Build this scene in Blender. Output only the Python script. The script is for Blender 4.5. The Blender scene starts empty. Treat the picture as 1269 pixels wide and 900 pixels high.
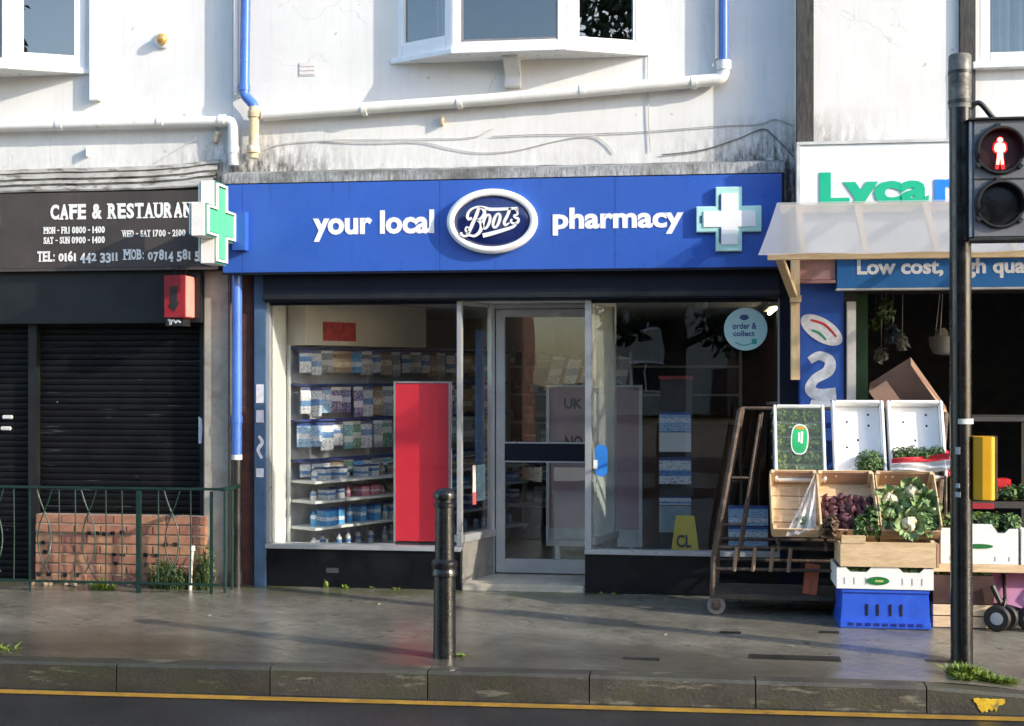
import bpy, bmesh, math, random
from mathutils import Vector, Matrix, Euler
random.seed(7)
R = math.radians
scene = bpy.context.scene
COL = scene.collection

# ------------------------------------------------------------------ camera
YAW = R(7.9); FPX = 1650.0; D0 = 10.5; EYE = 1.75
CAMX = D0*math.sin(YAW); CAMY = -D0*math.cos(YAW)
cam = bpy.data.cameras.new('camera'); camo = bpy.data.objects.new('camera', cam); COL.objects.link(camo)
cam.sensor_width = 36.0; cam.lens = 36.0*FPX/1269.0
cam.shift_y = 15.0/1269.0
cam.clip_end = 1000; cam.clip_start = 0.05
camo.location = (CAMX, CAMY, EYE); camo.rotation_euler = (R(90), 0, YAW)
scene.camera = camo
# ------------------------------------------------------------------ light
SUN = Vector((2.75, -1.0, 1.2)).normalized()
world = bpy.data.worlds.new('World'); scene.world = world; world.use_nodes = True
nt = world.node_tree; bg = nt.nodes['Background']
sky = nt.nodes.new('ShaderNodeTexSky'); sky.sky_type = 'NISHITA'; sky.sun_disc = False
sky.sun_elevation = math.asin(SUN.z); sky.sun_rotation = math.atan2(SUN.x, SUN.y)
sky.dust_density = 1.0; sky.ozone_density = 1.0
nt.links.new(sky.outputs[0], bg.inputs[0]); bg.inputs[1].default_value = 0.15
sl = bpy.data.lights.new('sun', 'SUN'); sl.energy = 2.0; sl.angle = R(0.55); sl.color = (1.0, 0.91, 0.76)
slo = bpy.data.objects.new('sun', sl); COL.objects.link(slo); slo.location = (20, -10, 12)
slo.rotation_euler = (-SUN).to_track_quat('-Z', 'Y').to_euler()
scene.view_settings.view_transform = 'Standard'; scene.view_settings.look = 'None'
scene.view_settings.exposure = 1.70; scene.view_settings.gamma = 1.0
scene.view_settings.use_curve_mapping = False

# ------------------------------------------------------------------ survey: photo measurement -> metres on a plane at depth Y
def at(px, py, Y=0.0):
    c, s = math.cos(YAW), math.sin(YAW)
    u = (px-634.5)/FPX; v = (465.0-py)/FPX
    dx = -s + c*u; dy = c + s*u
    t = (Y-CAMY)/dy
    return Vector((CAMX+dx*t, Y, EYE+v*t))
def box_at(x0, x1, yt, yb, Y):
    ym = (yt+yb)/2; xm = (x0+x1)/2
    return at(x0, ym, Y).x, at(x1, ym, Y).x, at(xm, yb, Y).z, at(xm, yt, Y).z

# ------------------------------------------------------------------ materials
def nodes(name):
    m = bpy.data.materials.new(name); m.use_nodes = True
    n = m.node_tree.nodes; l = m.node_tree.links
    return m, n, l, n['Principled BSDF']
def c4(c): return (c[0], c[1], c[2], 1)
def noise(n, l, pos, scale, detail=4, rough=.55, stretch=None, dist=0):
    t = n.new('ShaderNodeTexNoise'); t.inputs['Scale'].default_value = scale
    t.inputs['Detail'].default_value = detail; t.inputs['Roughness'].default_value = rough
    t.inputs['Distortion'].default_value = dist
    if stretch:
        mp = n.new('ShaderNodeMapping'); mp.inputs['Scale'].default_value = stretch
        l.new(pos, mp.inputs[0]); pos = mp.outputs[0]
    l.new(pos, t.inputs['Vector']); return t.outputs['Fac']
def ramp(n, l, fac, stops):
    r = n.new('ShaderNodeValToRGB'); e = r.color_ramp.elements
    e[0].position = stops[0][0]; e[0].color = c4(stops[0][1]) if not isinstance(stops[0][1], (int, float)) else (stops[0][1],)*3+(1,)
    e[1].position = stops[1][0]; e[1].color = c4(stops[1][1]) if not isinstance(stops[1][1], (int, float)) else (stops[1][1],)*3+(1,)
    for p, c in stops[2:]:
        x = e.new(p); x.color = c4(c) if not isinstance(c, (int, float)) else (c,)*3+(1,)
    l.new(fac, r.inputs[0]); return r.outputs[0]
def mixc(n, l, fac, a, b, mode='MIX'):
    m = n.new('ShaderNodeMix'); m.data_type = 'RGBA'; m.blend_type = mode
    for s, v in ((0, fac), (6, a), (7, b)):
        if isinstance(v, (int, float)): m.inputs[s].default_value = v
        elif isinstance(v, tuple): m.inputs[s].default_value = c4(v)
        else: l.new(v, m.inputs[s])
    return m.outputs[2]
def math_(n, l, op, a, b=None):
    m = n.new('ShaderNodeMath'); m.operation = op
    for i, v in enumerate((a, b)):
        if v is None: continue
        if isinstance(v, (int, float)): m.inputs[i].default_value = v
        else: l.new(v, m.inputs[i])
    return m.outputs[0]
def bump(n, l, p, h, strength, dist=.01):
    b = n.new('ShaderNodeBump'); b.inputs['Strength'].default_value = strength; b.inputs['Distance'].default_value = dist
    l.new(h, b.inputs['Height']); l.new(b.outputs[0], p.inputs['Normal']); return b
def geo(n): return n.new('ShaderNodeNewGeometry').outputs['Position']
MATS = {}
def M(name, base, rough=.6, metal=0.0, var=.18, scale=6, bmp=.15, bscale=50, rand=0.0, stain=None, coat=0, stretch=None, spec=.5):
    if name in MATS: return MATS[name]
    m, n, l, p = nodes(name); pos = geo(n)
    f = noise(n, l, pos, scale, 6, .6, stretch)
    dark = tuple(x*(1-var*1.6) for x in base); lite = tuple(min(1, x*(1+var)) for x in base)
    col = ramp(n, l, f, [(.3, dark), (.7, lite)])
    if stain:
        f2 = noise(n, l, pos, stain[1], 8, .7, stain[3] if len(stain) > 3 else None)
        k = ramp(n, l, f2, [(stain[2], 0.0), (stain[2]+.14, 1.0)])
        col = mixc(n, l, k, col, stain[0])
    if rand:
        oi = n.new('ShaderNodeObjectInfo'); hs = n.new('ShaderNodeHueSaturation')
        v = math_(n, l, 'MULTIPLY_ADD', oi.outputs['Random'], rand*2); v.node.inputs[2].default_value = 1-rand
        h = math_(n, l, 'MULTIPLY_ADD', oi.outputs['Random'], .022); h.node.inputs[2].default_value = .489
        l.new(v, hs.inputs['Value']); l.new(h, hs.inputs['Hue']); l.new(col, hs.inputs['Color']); col = hs.outputs[0]
    l.new(col, p.inputs['Base Color']); p.inputs['Metallic'].default_value = metal
    fr = noise(n, l, pos, scale*2.3, 5)
    rr = ramp(n, l, fr, [(.3, max(0, rough-.12)), (.7, min(1, rough+.12))]); l.new(rr, p.inputs['Roughness'])
    p.inputs['Coat Weight'].default_value = coat; p.inputs['Specular IOR Level'].default_value = spec
    if bmp: bump(n, l, p, noise(n, l, pos, bscale, 4), bmp, .004)
    MATS[name] = m; return m

def mat_wall():
    m, n, l, p = nodes('white_render'); pos = geo(n)
    sep = n.new('ShaderNodeSeparateXYZ'); l.new(pos, sep.inputs[0])
    big = noise(n, l, pos, 1.3, 6, .6)
    col = ramp(n, l, big, [(.3, (.62, .612, .595)), (.65, (.71, .706, .695))])
    st = noise(n, l, pos, 3.0, 6, .7, (7, 7, .55))
    k = ramp(n, l, st, [(.52, 0.0), (.78, .55)]); col = mixc(n, l, k, col, (.54, .525, .49))
    # grime creeping up from the flashing
    low = n.new('ShaderNodeMapRange'); l.new(sep.outputs[2], low.inputs[0])
    low.inputs[1].default_value = 3.36; low.inputs[2].default_value = 3.78; low.inputs[3].default_value = 1; low.inputs[4].default_value = 0
    edge = n.new('ShaderNodeMapRange'); l.new(math_(n, l, 'ABSOLUTE', math_(n, l, 'SUBTRACT', math_(n, l, 'ABSOLUTE', sep.outputs[0]), 2.05)), edge.inputs[0])
    edge.inputs[1].default_value = 0.0; edge.inputs[2].default_value = .85; edge.inputs[3].default_value = 1.5; edge.inputs[4].default_value = .28
    g = noise(n, l, pos, 4.0, 9, .75, (5, 5, 1.5))
    gk = math_(n, l, 'MULTIPLY', math_(n, l, 'MULTIPLY', low.outputs[0], edge.outputs[0]), ramp(n, l, g, [(.38, 0.0), (.60, 1.0)]))
    col = mixc(n, l, gk, col, (.10, .095, .085))
    # hairline cracks
    v = n.new('ShaderNodeTexVoronoi'); v.feature = 'DISTANCE_TO_EDGE'; v.inputs['Scale'].default_value = .9
    w = n.new('ShaderNodeVectorMath'); w.operation = 'ADD'
    nz = n.new('ShaderNodeTexNoise'); nz.inputs['Scale'].default_value = 3.5; nz.inputs['Detail'].default_value = 6
    l.new(pos, nz.inputs['Vector']); sc = n.new('ShaderNodeVectorMath'); sc.operation = 'SCALE'; sc.inputs['Scale'].default_value = .45
    l.new(nz.outputs['Color'], sc.inputs[0]); l.new(pos, w.inputs[0]); l.new(sc.outputs[0], w.inputs[1]); l.new(w.outputs[0], v.inputs['Vector'])
    ck = ramp(n, l, v.outputs['Distance'], [(.0, 1.0), (.004, 0.0)])
    msk = ramp(n, l, noise(n, l, pos, .9, 2), [(.50, 0.0), (.60, .42)])
    col = mixc(n, l, math_(n, l, 'MULTIPLY', ck, msk), col, (.25, .23, .21))
    # chips
    ch = ramp(n, l, noise(n, l, pos, 11, 3, .4), [(.72, 0.0), (.74, .7)]); col = mixc(n, l, ch, col, (.42, .36, .30))
    l.new(col, p.inputs['Base Color']); p.inputs['Roughness'].default_value = .85
    h = mixc(n, l, .35, noise(n, l, pos, 5, 4), noise(n, l, pos, 70, 4)); bump(n, l, p, h, .16, .012)
    return m
def mat_pavement():
    m, n, l, p = nodes('wet_pavement'); pos = geo(n)
    sep = n.new('ShaderNodeSeparateXYZ'); l.new(pos, sep.inputs[0])
    big = noise(n, l, pos, 1.1, 6, .65, (.7, 1.4, 1))
    fine = noise(n, l, pos, 160, 3, .7)
    col = ramp(n, l, big, [(.3, (.098, .090, .072)), (.72, (.215, .198, .160))])
    col = mixc(n, l, .45, col, ramp(n, l, fine, [(.3, .3), (.7, .9)]), 'OVERLAY')
    # small block setts, laid diagonally: joints hold grit
    mp = n.new('ShaderNodeMapping'); mp.inputs['Rotation'].default_value = (0, 0, R(38)); l.new(pos, mp.inputs[0])
    bt = n.new('ShaderNodeTexBrick'); bt.inputs['Scale'].default_value = 1.0; bt.inputs['Brick Width'].default_value = .205
    bt.inputs['Row Height'].default_value = .103; bt.inputs['Mortar Size'].default_value = .006; bt.inputs['Mortar Smooth'].default_value = .4
    bt.inputs['Color1'].default_value = (.85,)*3+(1,); bt.inputs['Color2'].default_value = (1.12,)*3+(1,); bt.inputs['Mortar'].default_value = (.62,)*3+(1,)
    l.new(mp.outputs[0], bt.inputs['Vector'])
    col = mixc(n, l, .45, col, bt.outputs['Color'], 'MULTIPLY')
    gum = ramp(n, l, noise(n, l, pos, 9, 2, .3), [(.70, 0.0), (.715, .55)]); col = mixc(n, l, gum, col, (.035, .033, .03))
    pat = ramp(n, l, noise(n, l, pos, 2.6, 6, .75, (1.3, .8, 1)), [(.5, 0.0), (.7, .5)]); col = mixc(n, l, pat, col, (.060, .056, .043))
    # moss along the building line
    nb = n.new('ShaderNodeMapRange'); l.new(sep.outputs[1], nb.inputs[0]); nb.inputs[1].default_value = -.55; nb.inputs[2].default_value = -.02
    mo = math_(n, l, 'MULTIPLY', nb.outputs[0], ramp(n, l, noise(n, l, pos, 5, 7, .7), [(.42, 0.0), (.62, 1.0)]))
    col = mixc(n, l, mo, col, (.075, .085, .022))
    wb_ = n.new('ShaderNodeMapRange'); wb_.interpolation_type = 'SMOOTHSTEP'
    l.new(math_(n, l, 'ADD', sep.outputs[1], math_(n, l, 'MULTIPLY', noise(n, l, pos, .8, 5, .6, (.6, 1.6, 1)), -1.1)), wb_.inputs[0])
    wb_.inputs[1].default_value = -2.75; wb_.inputs[2].default_value = -2.05; wb_.inputs[3].default_value = 1; wb_.inputs[4].default_value = 0
    rt_ = n.new('ShaderNodeMapRange'); l.new(sep.outputs[0], rt_.inputs[0]); rt_.inputs[1].default_value = .6; rt_.inputs[2].default_value = 2.6; rt_.inputs[3].default_value = .85; rt_.inputs[4].default_value = .35
    soak = math_(n, l, 'MULTIPLY', wb_.outputs[0], rt_.outputs[0])
    col = mixc(n, l, soak, col, mixc(n, l, 1.0, col, (.38, .37, .35), 'MULTIPLY'))
    l.new(col, p.inputs['Base Color'])
    wet = noise(n, l, pos, .9, 5, .6, (.5, 1.5, 1))
    rg = ramp(n, l, wet, [(.36, .10), (.64, .34)])
    near = n.new('ShaderNodeMapRange'); l.new(sep.outputs[1], near.inputs[0]); near.inputs[1].default_value = -2.55; near.inputs[2].default_value = -1.5
    near.inputs[3].default_value = .55; near.inputs[4].default_value = 1.05
    rg2 = math_(n, l, 'MULTIPLY', rg, near.outputs[0]); rg2 = math_(n, l, 'MULTIPLY', rg2, math_(n, l, 'SUBTRACT', 1.0, math_(n, l, 'MULTIPLY', soak, .4))); l.new(rg2, p.inputs['Roughness'])
    p.inputs['Specular IOR Level'].default_value = .55
    h1 = math_(n, l, 'MULTIPLY', bt.outputs['Fac'], -.5)
    h = math_(n, l, 'ADD', h1, math_(n, l, 'MULTIPLY', fine, .5)); h = math_(n, l, 'ADD', h, math_(n, l, 'MULTIPLY', noise(n, l, pos, 12, 4), .8))
    bump(n, l, p, h, .36, .006)
    return m
def mat_road():
    m, n, l, p = nodes('wet_asphalt'); pos = geo(n)
    col = ramp(n, l, noise(n, l, pos, 1.5, 6, .7), [(.3, (.012, .012, .014)), (.7, (.030, .030, .032))])
    fine = noise(n, l, pos, 210, 3, .7); col = mixc(n, l, .6, col, ramp(n, l, fine, [(.35, .25), (.7, .95)]), 'OVERLAY')
    l.new(col, p.inputs['Base Color'])
    l.new(ramp(n, l, noise(n, l, pos, 1.2, 5, .6, (.5, 2, 1)), [(.35, .07), (.65, .24)]), p.inputs['Roughness'])
    bump(n, l, p, math_(n, l, 'ADD', fine, noise(n, l, pos, 25, 4)), .25, .006)
    return m
def mat_kerb():
    m, n, l, p = nodes('kerb_concrete'); pos = geo(n)
    col = ramp(n, l, noise(n, l, pos, 4, 7, .7), [(.3, (.018, .016, .012)), (.72, (.055, .050, .040))])
    g = ramp(n, l, noise(n, l, pos, 2.3, 6, .65, (1, 1, 3)), [(.46, 0.0), (.64, .8)]); col = mixc(n, l, g, col, (.034, .036, .016))
    s = ramp(n, l, noise(n, l, pos, 120, 3), [(.55, 0.0), (.75, .25)]); col = mixc(n, l, s, col, (.20, .18, .155))
    pl = ramp(n, l, noise(n, l, pos, 2.6, 5, .6, (1, 1, 6)), [(.60, 0.0), (.66, .5)]); col = mixc(n, l, pl, col, (.18, .17, .13))
    oi = n.new('ShaderNodeObjectInfo'); v = math_(n, l, 'MULTIPLY_ADD', oi.outputs['Random'], .7); v.node.inputs[2].default_value = .7
    hs = n.new('ShaderNodeHueSaturation'); l.new(v, hs.inputs['Value']); l.new(col, hs.inputs['Color'])
    l.new(hs.outputs[0], p.inputs['Base Color']); p.inputs['Roughness'].default_value = .5
    bump(n, l, p, noise(n, l, pos, 45, 6, .7), .6, .006); return m
def mat_glass(name, tint=(.975, .985, .98), f0=1.55, rough=0.0):
    m = bpy.data.materials.new(name); m.use_nodes = True; n = m.node_tree.nodes; l = m.node_tree.links; n.clear()
    o = n.new('ShaderNodeOutputMaterial'); mx = n.new('ShaderNodeMixShader'); t = n.new('ShaderNodeBsdfTransparent'); g = n.new('ShaderNodeBsdfGlossy')
    t.inputs[0].default_value = c4(tint); g.inputs['Roughness'].default_value = rough
    # Schlick reflectance from the true incidence angle, the same for both faces of the sheet
    gm = n.new('ShaderNodeNewGeometry'); dt = n.new('ShaderNodeVectorMath'); dt.operation = 'DOT_PRODUCT'
    l.new(gm.outputs['Incoming'], dt.inputs[0]); l.new(gm.outputs['Normal'], dt.inputs[1])
    cs_ = math_(n, l, 'ABSOLUTE', dt.outputs['Value']); om = math_(n, l, 'SUBTRACT', 1.0, cs_); p5 = math_(n, l, 'POWER', om, 5.0)
    r0 = ((f0-1)/(f0+1))**2; k = n.new('ShaderNodeMath'); k.operation = 'MULTIPLY_ADD'; k.inputs[1].default_value = 1-r0; k.inputs[2].default_value = r0
    pos = geo(n); b = n.new('ShaderNodeBump'); b.inputs['Strength'].default_value = .05; b.inputs['Distance'].default_value = .02
    l.new(noise(n, l, pos, 1.6, 2), b.inputs['Height']); l.new(b.outputs[0], g.inputs['Normal'])
    l.new(p5, k.inputs[0]); l.new(k.outputs[0], mx.inputs[0]); l.new(t.outputs[0], mx.inputs[1]); l.new(g.outputs[0], mx.inputs[2]); l.new(mx.outputs[0], o.inputs[0])
    return m
def mat_film(name, col, alpha, rough=.15, bm=.5):
    m = bpy.data.materials.new(name); m.use_nodes = True; n = m.node_tree.nodes; l = m.node_tree.links; p = n['Principled BSDF']
    p.inputs['Base Color'].default_value = c4(col); p.inputs['Roughness'].default_value = rough; p.inputs['Alpha'].default_value = alpha
    pos = geo(n); bump(n, l, p, noise(n, l, pos, 28, 4), bm, .01); return m
def mat_leaf(name, a, b, rough=.5):
    m, n, l, p = nodes(name); pos = geo(n)
    l.new(ramp(n, l, noise(n, l, pos, 22, 4), [(.3, a), (.7, b)]), p.inputs['Base Color']); p.inputs['Roughness'].default_value = rough
    p.inputs['Subsurface Weight'].default_value = 0; p.inputs['Transmission Weight'].default_value = 0
    return m
def mat_emit(name, col, strength):
    m, n, l, p = nodes(name); p.inputs['Base Color'].default_value = c4(col); p.inputs['Emission Color'].default_value = c4(col); p.inputs['Emission Strength'].default_value = strength; return m
def mat_shutter():
    m, n, l, p = nodes('black_shutter'); pos = geo(n)
    col = ramp(n, l, noise(n, l, pos, 3, 6, .7), [(.3, (.0035, .0035, .004)), (.75, (.009, .009, .010))])
    sc = ramp(n, l, noise(n, l, pos, 2.2, 8, .75, (1.0, 1, 14)), [(.60, 0.0), (.68, .8)]); col = mixc(n, l, sc, col, (.075, .08, .08))
    sp = ramp(n, l, noise(n, l, pos, 16, 2, .4), [(.76, 0.0), (.775, .8)]); col = mixc(n, l, sp, col, (.28, .28, .26))
    l.new(col, p.inputs['Base Color'])
    l.new(ramp(n, l, noise(n, l, pos, 5, 5), [(.3, .40), (.7, .62)]), p.inputs['Roughness']); p.inputs['Specular IOR Level'].default_value = .14; bump(n, l, p, noise(n, l, pos, 30, 4), .15, .004); return m
def mat_flash():
    m, n, l, p = nodes('lead_flashing'); pos = geo(n)
    col = ramp(n, l, noise(n, l, pos, 5, 8, .75, (9, 9, 1.2)), [(.32, (.07, .068, .062)), (.52, (.30, .31, .32)), (.68, (.52, .54, .56))])
    col = mixc(n, l, ramp(n, l, noise(n, l, pos, 2.4, 6, .7), [(.43, 0.0), (.60, .85)]), col, (.075, .07, .058))
    l.new(col, p.inputs['Base Color']); p.inputs['Roughness'].default_value = .65; bump(n, l, p, noise(n, l, pos, 25, 6, .7, (6, 6, 1)), .6, .01); return m
def mat_brick(name, a, b, mortar):
    m, n, l, p = nodes(name); pos = geo(n)
    mp = n.new('ShaderNodeMapping'); mp.inputs['Rotation'].default_value = (R(90), 0, 0); l.new(pos, mp.inputs[0])
    bt = n.new('ShaderNodeTexBrick'); bt.inputs['Scale'].default_value = 1; bt.inputs['Brick Width'].default_value = .225; bt.inputs['Row Height'].default_value = .075
    bt.inputs['Mortar Size'].default_value = .005; bt.inputs['Color1'].default_value = c4(a); bt.inputs['Color2'].default_value = c4(b); bt.inputs['Mortar'].default_value = c4(mortar)
    l.new(mp.outputs[0], bt.inputs['Vector']); col = mixc(n, l, .5, bt.outputs['Color'], ramp(n, l, noise(n, l, pos, 9, 6), [(.3, .25), (.7, .8)]), 'OVERLAY')
    l.new(col, p.inputs['Base Color']); p.inputs['Roughness'].default_value = .8; bump(n, l, p, math_(n, l, 'MULTIPLY', bt.outputs['Fac'], -1), .6, .006); return m
def mat_wood(name, a, b, sc=14, axis=(1, 8, 8), rand=.1):
    m, n, l, p = nodes(name); pos = geo(n)
    f = noise(n, l, pos, sc, 7, .65, axis, .6); col = ramp(n, l, f, [(.32, a), (.68, b)])
    oi = n.new('ShaderNodeObjectInfo'); v = math_(n, l, 'MULTIPLY_ADD', oi.outputs['Random'], 2*rand); v.node.inputs[2].default_value = 1-rand
    hs = n.new('ShaderNodeHueSaturation'); l.new(v, hs.inputs['Value']); l.new(col, hs.inputs['Color']); l.new(hs.outputs[0], p.inputs['Base Color'])
    p.inputs['Roughness'].default_value = .7; bump(n, l, p, f, .25, .004); return m

WALL = mat_wall(); PAVE = mat_pavement(); ROAD = mat_road(); KERB = mat_kerb(); SHUT = mat_shutter(); FLASH = mat_flash()
GLASS = mat_glass('shop_glass'); UGLASS = mat_glass('window_glass', (.50, .54, .55), 2.25)
UPVC = M('white_upvc', (.80, .80, .80), .35, var=.03, bmp=.02)
PIPEW = M('white_painted_pipe', (.74, .73, .69), .5, var=.06, stain=((.33, .28, .21), 14, .60), bscale=20)
PIPEB = M('blue_painted_pipe', (.055, .15, .48), .35, var=.10, scale=4, bmp=.1, bscale=25, stain=((.25, .32, .5), 20, .72))
PIPEC = M('cream_flaking_pipe', (.55, .42, .25), .7, var=.2, scale=14, stain=((.70, .67, .6), 10, .52))
PIPEK = M('black_pipe', (.015, .015, .016), .4, var=.2, stain=((.16, .15, .14), 20, .7))
BLUE = M('fascia_blue', (.030, .100, .43), .32, var=.07, scale=1.3, bmp=.06, bscale=3, stain=((.022, .070, .31), 3, .58, (6, 6, .7)))
NAVY = M('navy_paint', (.005, .0075, .018), .45, var=.12, bmp=.05, spec=.25)
WHITEP = M('sign_white', (.80, .80, .79), .4, var=.03, bmp=0)
BADGE = M('badge_navy', (.010, .020, .115), .22, var=.05, bmp=0, coat=.5)
SILVER = M('anodised_aluminium', (.47, .48, .49), .38, .55, var=.08, scale=5, bmp=.03)
BLACKP = M('black_panel', (.0045, .005, .007), .34, var=.3, scale=2.5, bmp=.05, bscale=20, stain=((.012, .012, .012), 6, .66), spec=.3)
CONC = M('painted_concrete', (.34, .31, .26), .8, var=.18, scale=5, bmp=.4, bscale=35, stain=((.19, .165, .13), 4, .52))
BROWNS = M('cafe_brown', (.060, .047, .040), .42, var=.25, scale=2, bmp=.06, stain=((.10, .082, .066), 3.5, .60, (7, 7, .6)))
DARK = M('dark_void', (.012, .012, .012), .8, bmp=0)
GREYBLK = M('shutter_housing', (.008, .009, .010), .42, var=.2, scale=2, bmp=.05)
REDBRICKM = mat_brick('dark_red_brickwork', (.055, .018, .013), (.075, .026, .018), (.045, .022, .018))
GREEN = M('railing_green', (.005, .026, .020), .45, var=.25, scale=20, stain=((.30, .31, .27), 30, .66), bscale=60)
BRICK = M('terracotta_brick', (.33, .155, .095), .85, var=.24, scale=9, bmp=.5, bscale=90, rand=.13, stain=((.16, .085, .06), 4, .57))
MORTAR = M('mortar', (.32, .23, .17), .9, var=.25, scale=12, bmp=.5, bscale=60)
TIMBER = mat_wood('fresh_timber', (.50, .35, .19), (.66, .50, .30), 7, (6, 6, 1))
TIMBERX = mat_wood('fresh_timber_long', (.50, .35, .19), (.66, .50, .30), 7, (1, 6, 6))
OLDTIM = mat_wood('weathered_timber', (.008, .008, .008), (.060, .057, .053), 9, (5, 5, .8))
CRATE = mat_wood('crate_wood', (.50, .345, .19), (.70, .53, .34), 8, (1, 5, 5), .12)
POLY = M('white_polystyrene', (.86, .86, .86), .7, var=.04, scale=8, bmp=.2, bscale=150, stain=((.62, .60, .55), 9, .62))
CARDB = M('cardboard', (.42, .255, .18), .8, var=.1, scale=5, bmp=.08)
RUST = M('rusty_steel', (.095, .066, .050), .65, .3, var=.35, scale=18, bmp=.4, bscale=60, stain=((.20, .15, .115), 13, .55))
POLEM = M('pole_black', (.006, .0065, .008), .26, var=.2, scale=5, bmp=.06, bscale=25, stain=((.26, .28, .28), 12, .75))
POLESL = M('pole_sleeve', (.13, .125, .115), .55, .3, var=.35, scale=14, bmp=.3, stain=((.03, .03, .03), 8, .5))
SIGG = M('signal_grey', (.13, .14, .155), .5, var=.12, bmp=.05)
SIGK = M('signal_black', (.014, .014, .015), .45, var=.2, bmp=.05)
YELLOWU = M('yellow_unit', (.54, .29, .008), .4, var=.06, bmp=.03)
YLINE = M('yellow_line', (.34, .185, .022), .5, var=.25, scale=8, bmp=.4, bscale=150, stain=((.07, .055, .03), 16, .55))
REDB = M('red_board', (.74, .032, .055), .4, var=.03, bmp=0)
LEAFG = mat_leaf('parsley', (.034, .085, .018), (.11, .19, .05), .65); LEAFL = mat_leaf('pale_leaf', (.10, .20, .06), (.26, .36, .15))
LEAFW = mat_leaf('weed_leaf', (.09, .16, .018), (.24, .31, .05)); CAUL = M('cauliflower', (.72, .66, .46), .7, var=.1, scale=30, bmp=.9, bscale=90)
BEET = M('beetroot', (.12, .034, .045), .65, var=.55, scale=25, bmp=.4, bscale=50, rand=.35)
BLUEC = M('blue_crate_plastic', (.022, .090, .56), .4, var=.12, scale=9, bmp=.08, stain=((.05, .10, .36), 9, .58))
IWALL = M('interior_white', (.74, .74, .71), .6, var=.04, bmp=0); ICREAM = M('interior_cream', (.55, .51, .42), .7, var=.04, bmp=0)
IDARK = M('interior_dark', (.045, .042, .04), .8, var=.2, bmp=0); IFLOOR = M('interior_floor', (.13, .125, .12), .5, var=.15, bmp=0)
CREAMPL = M('cream_plinth', (.42, .38, .30), .7, var=.1)

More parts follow.
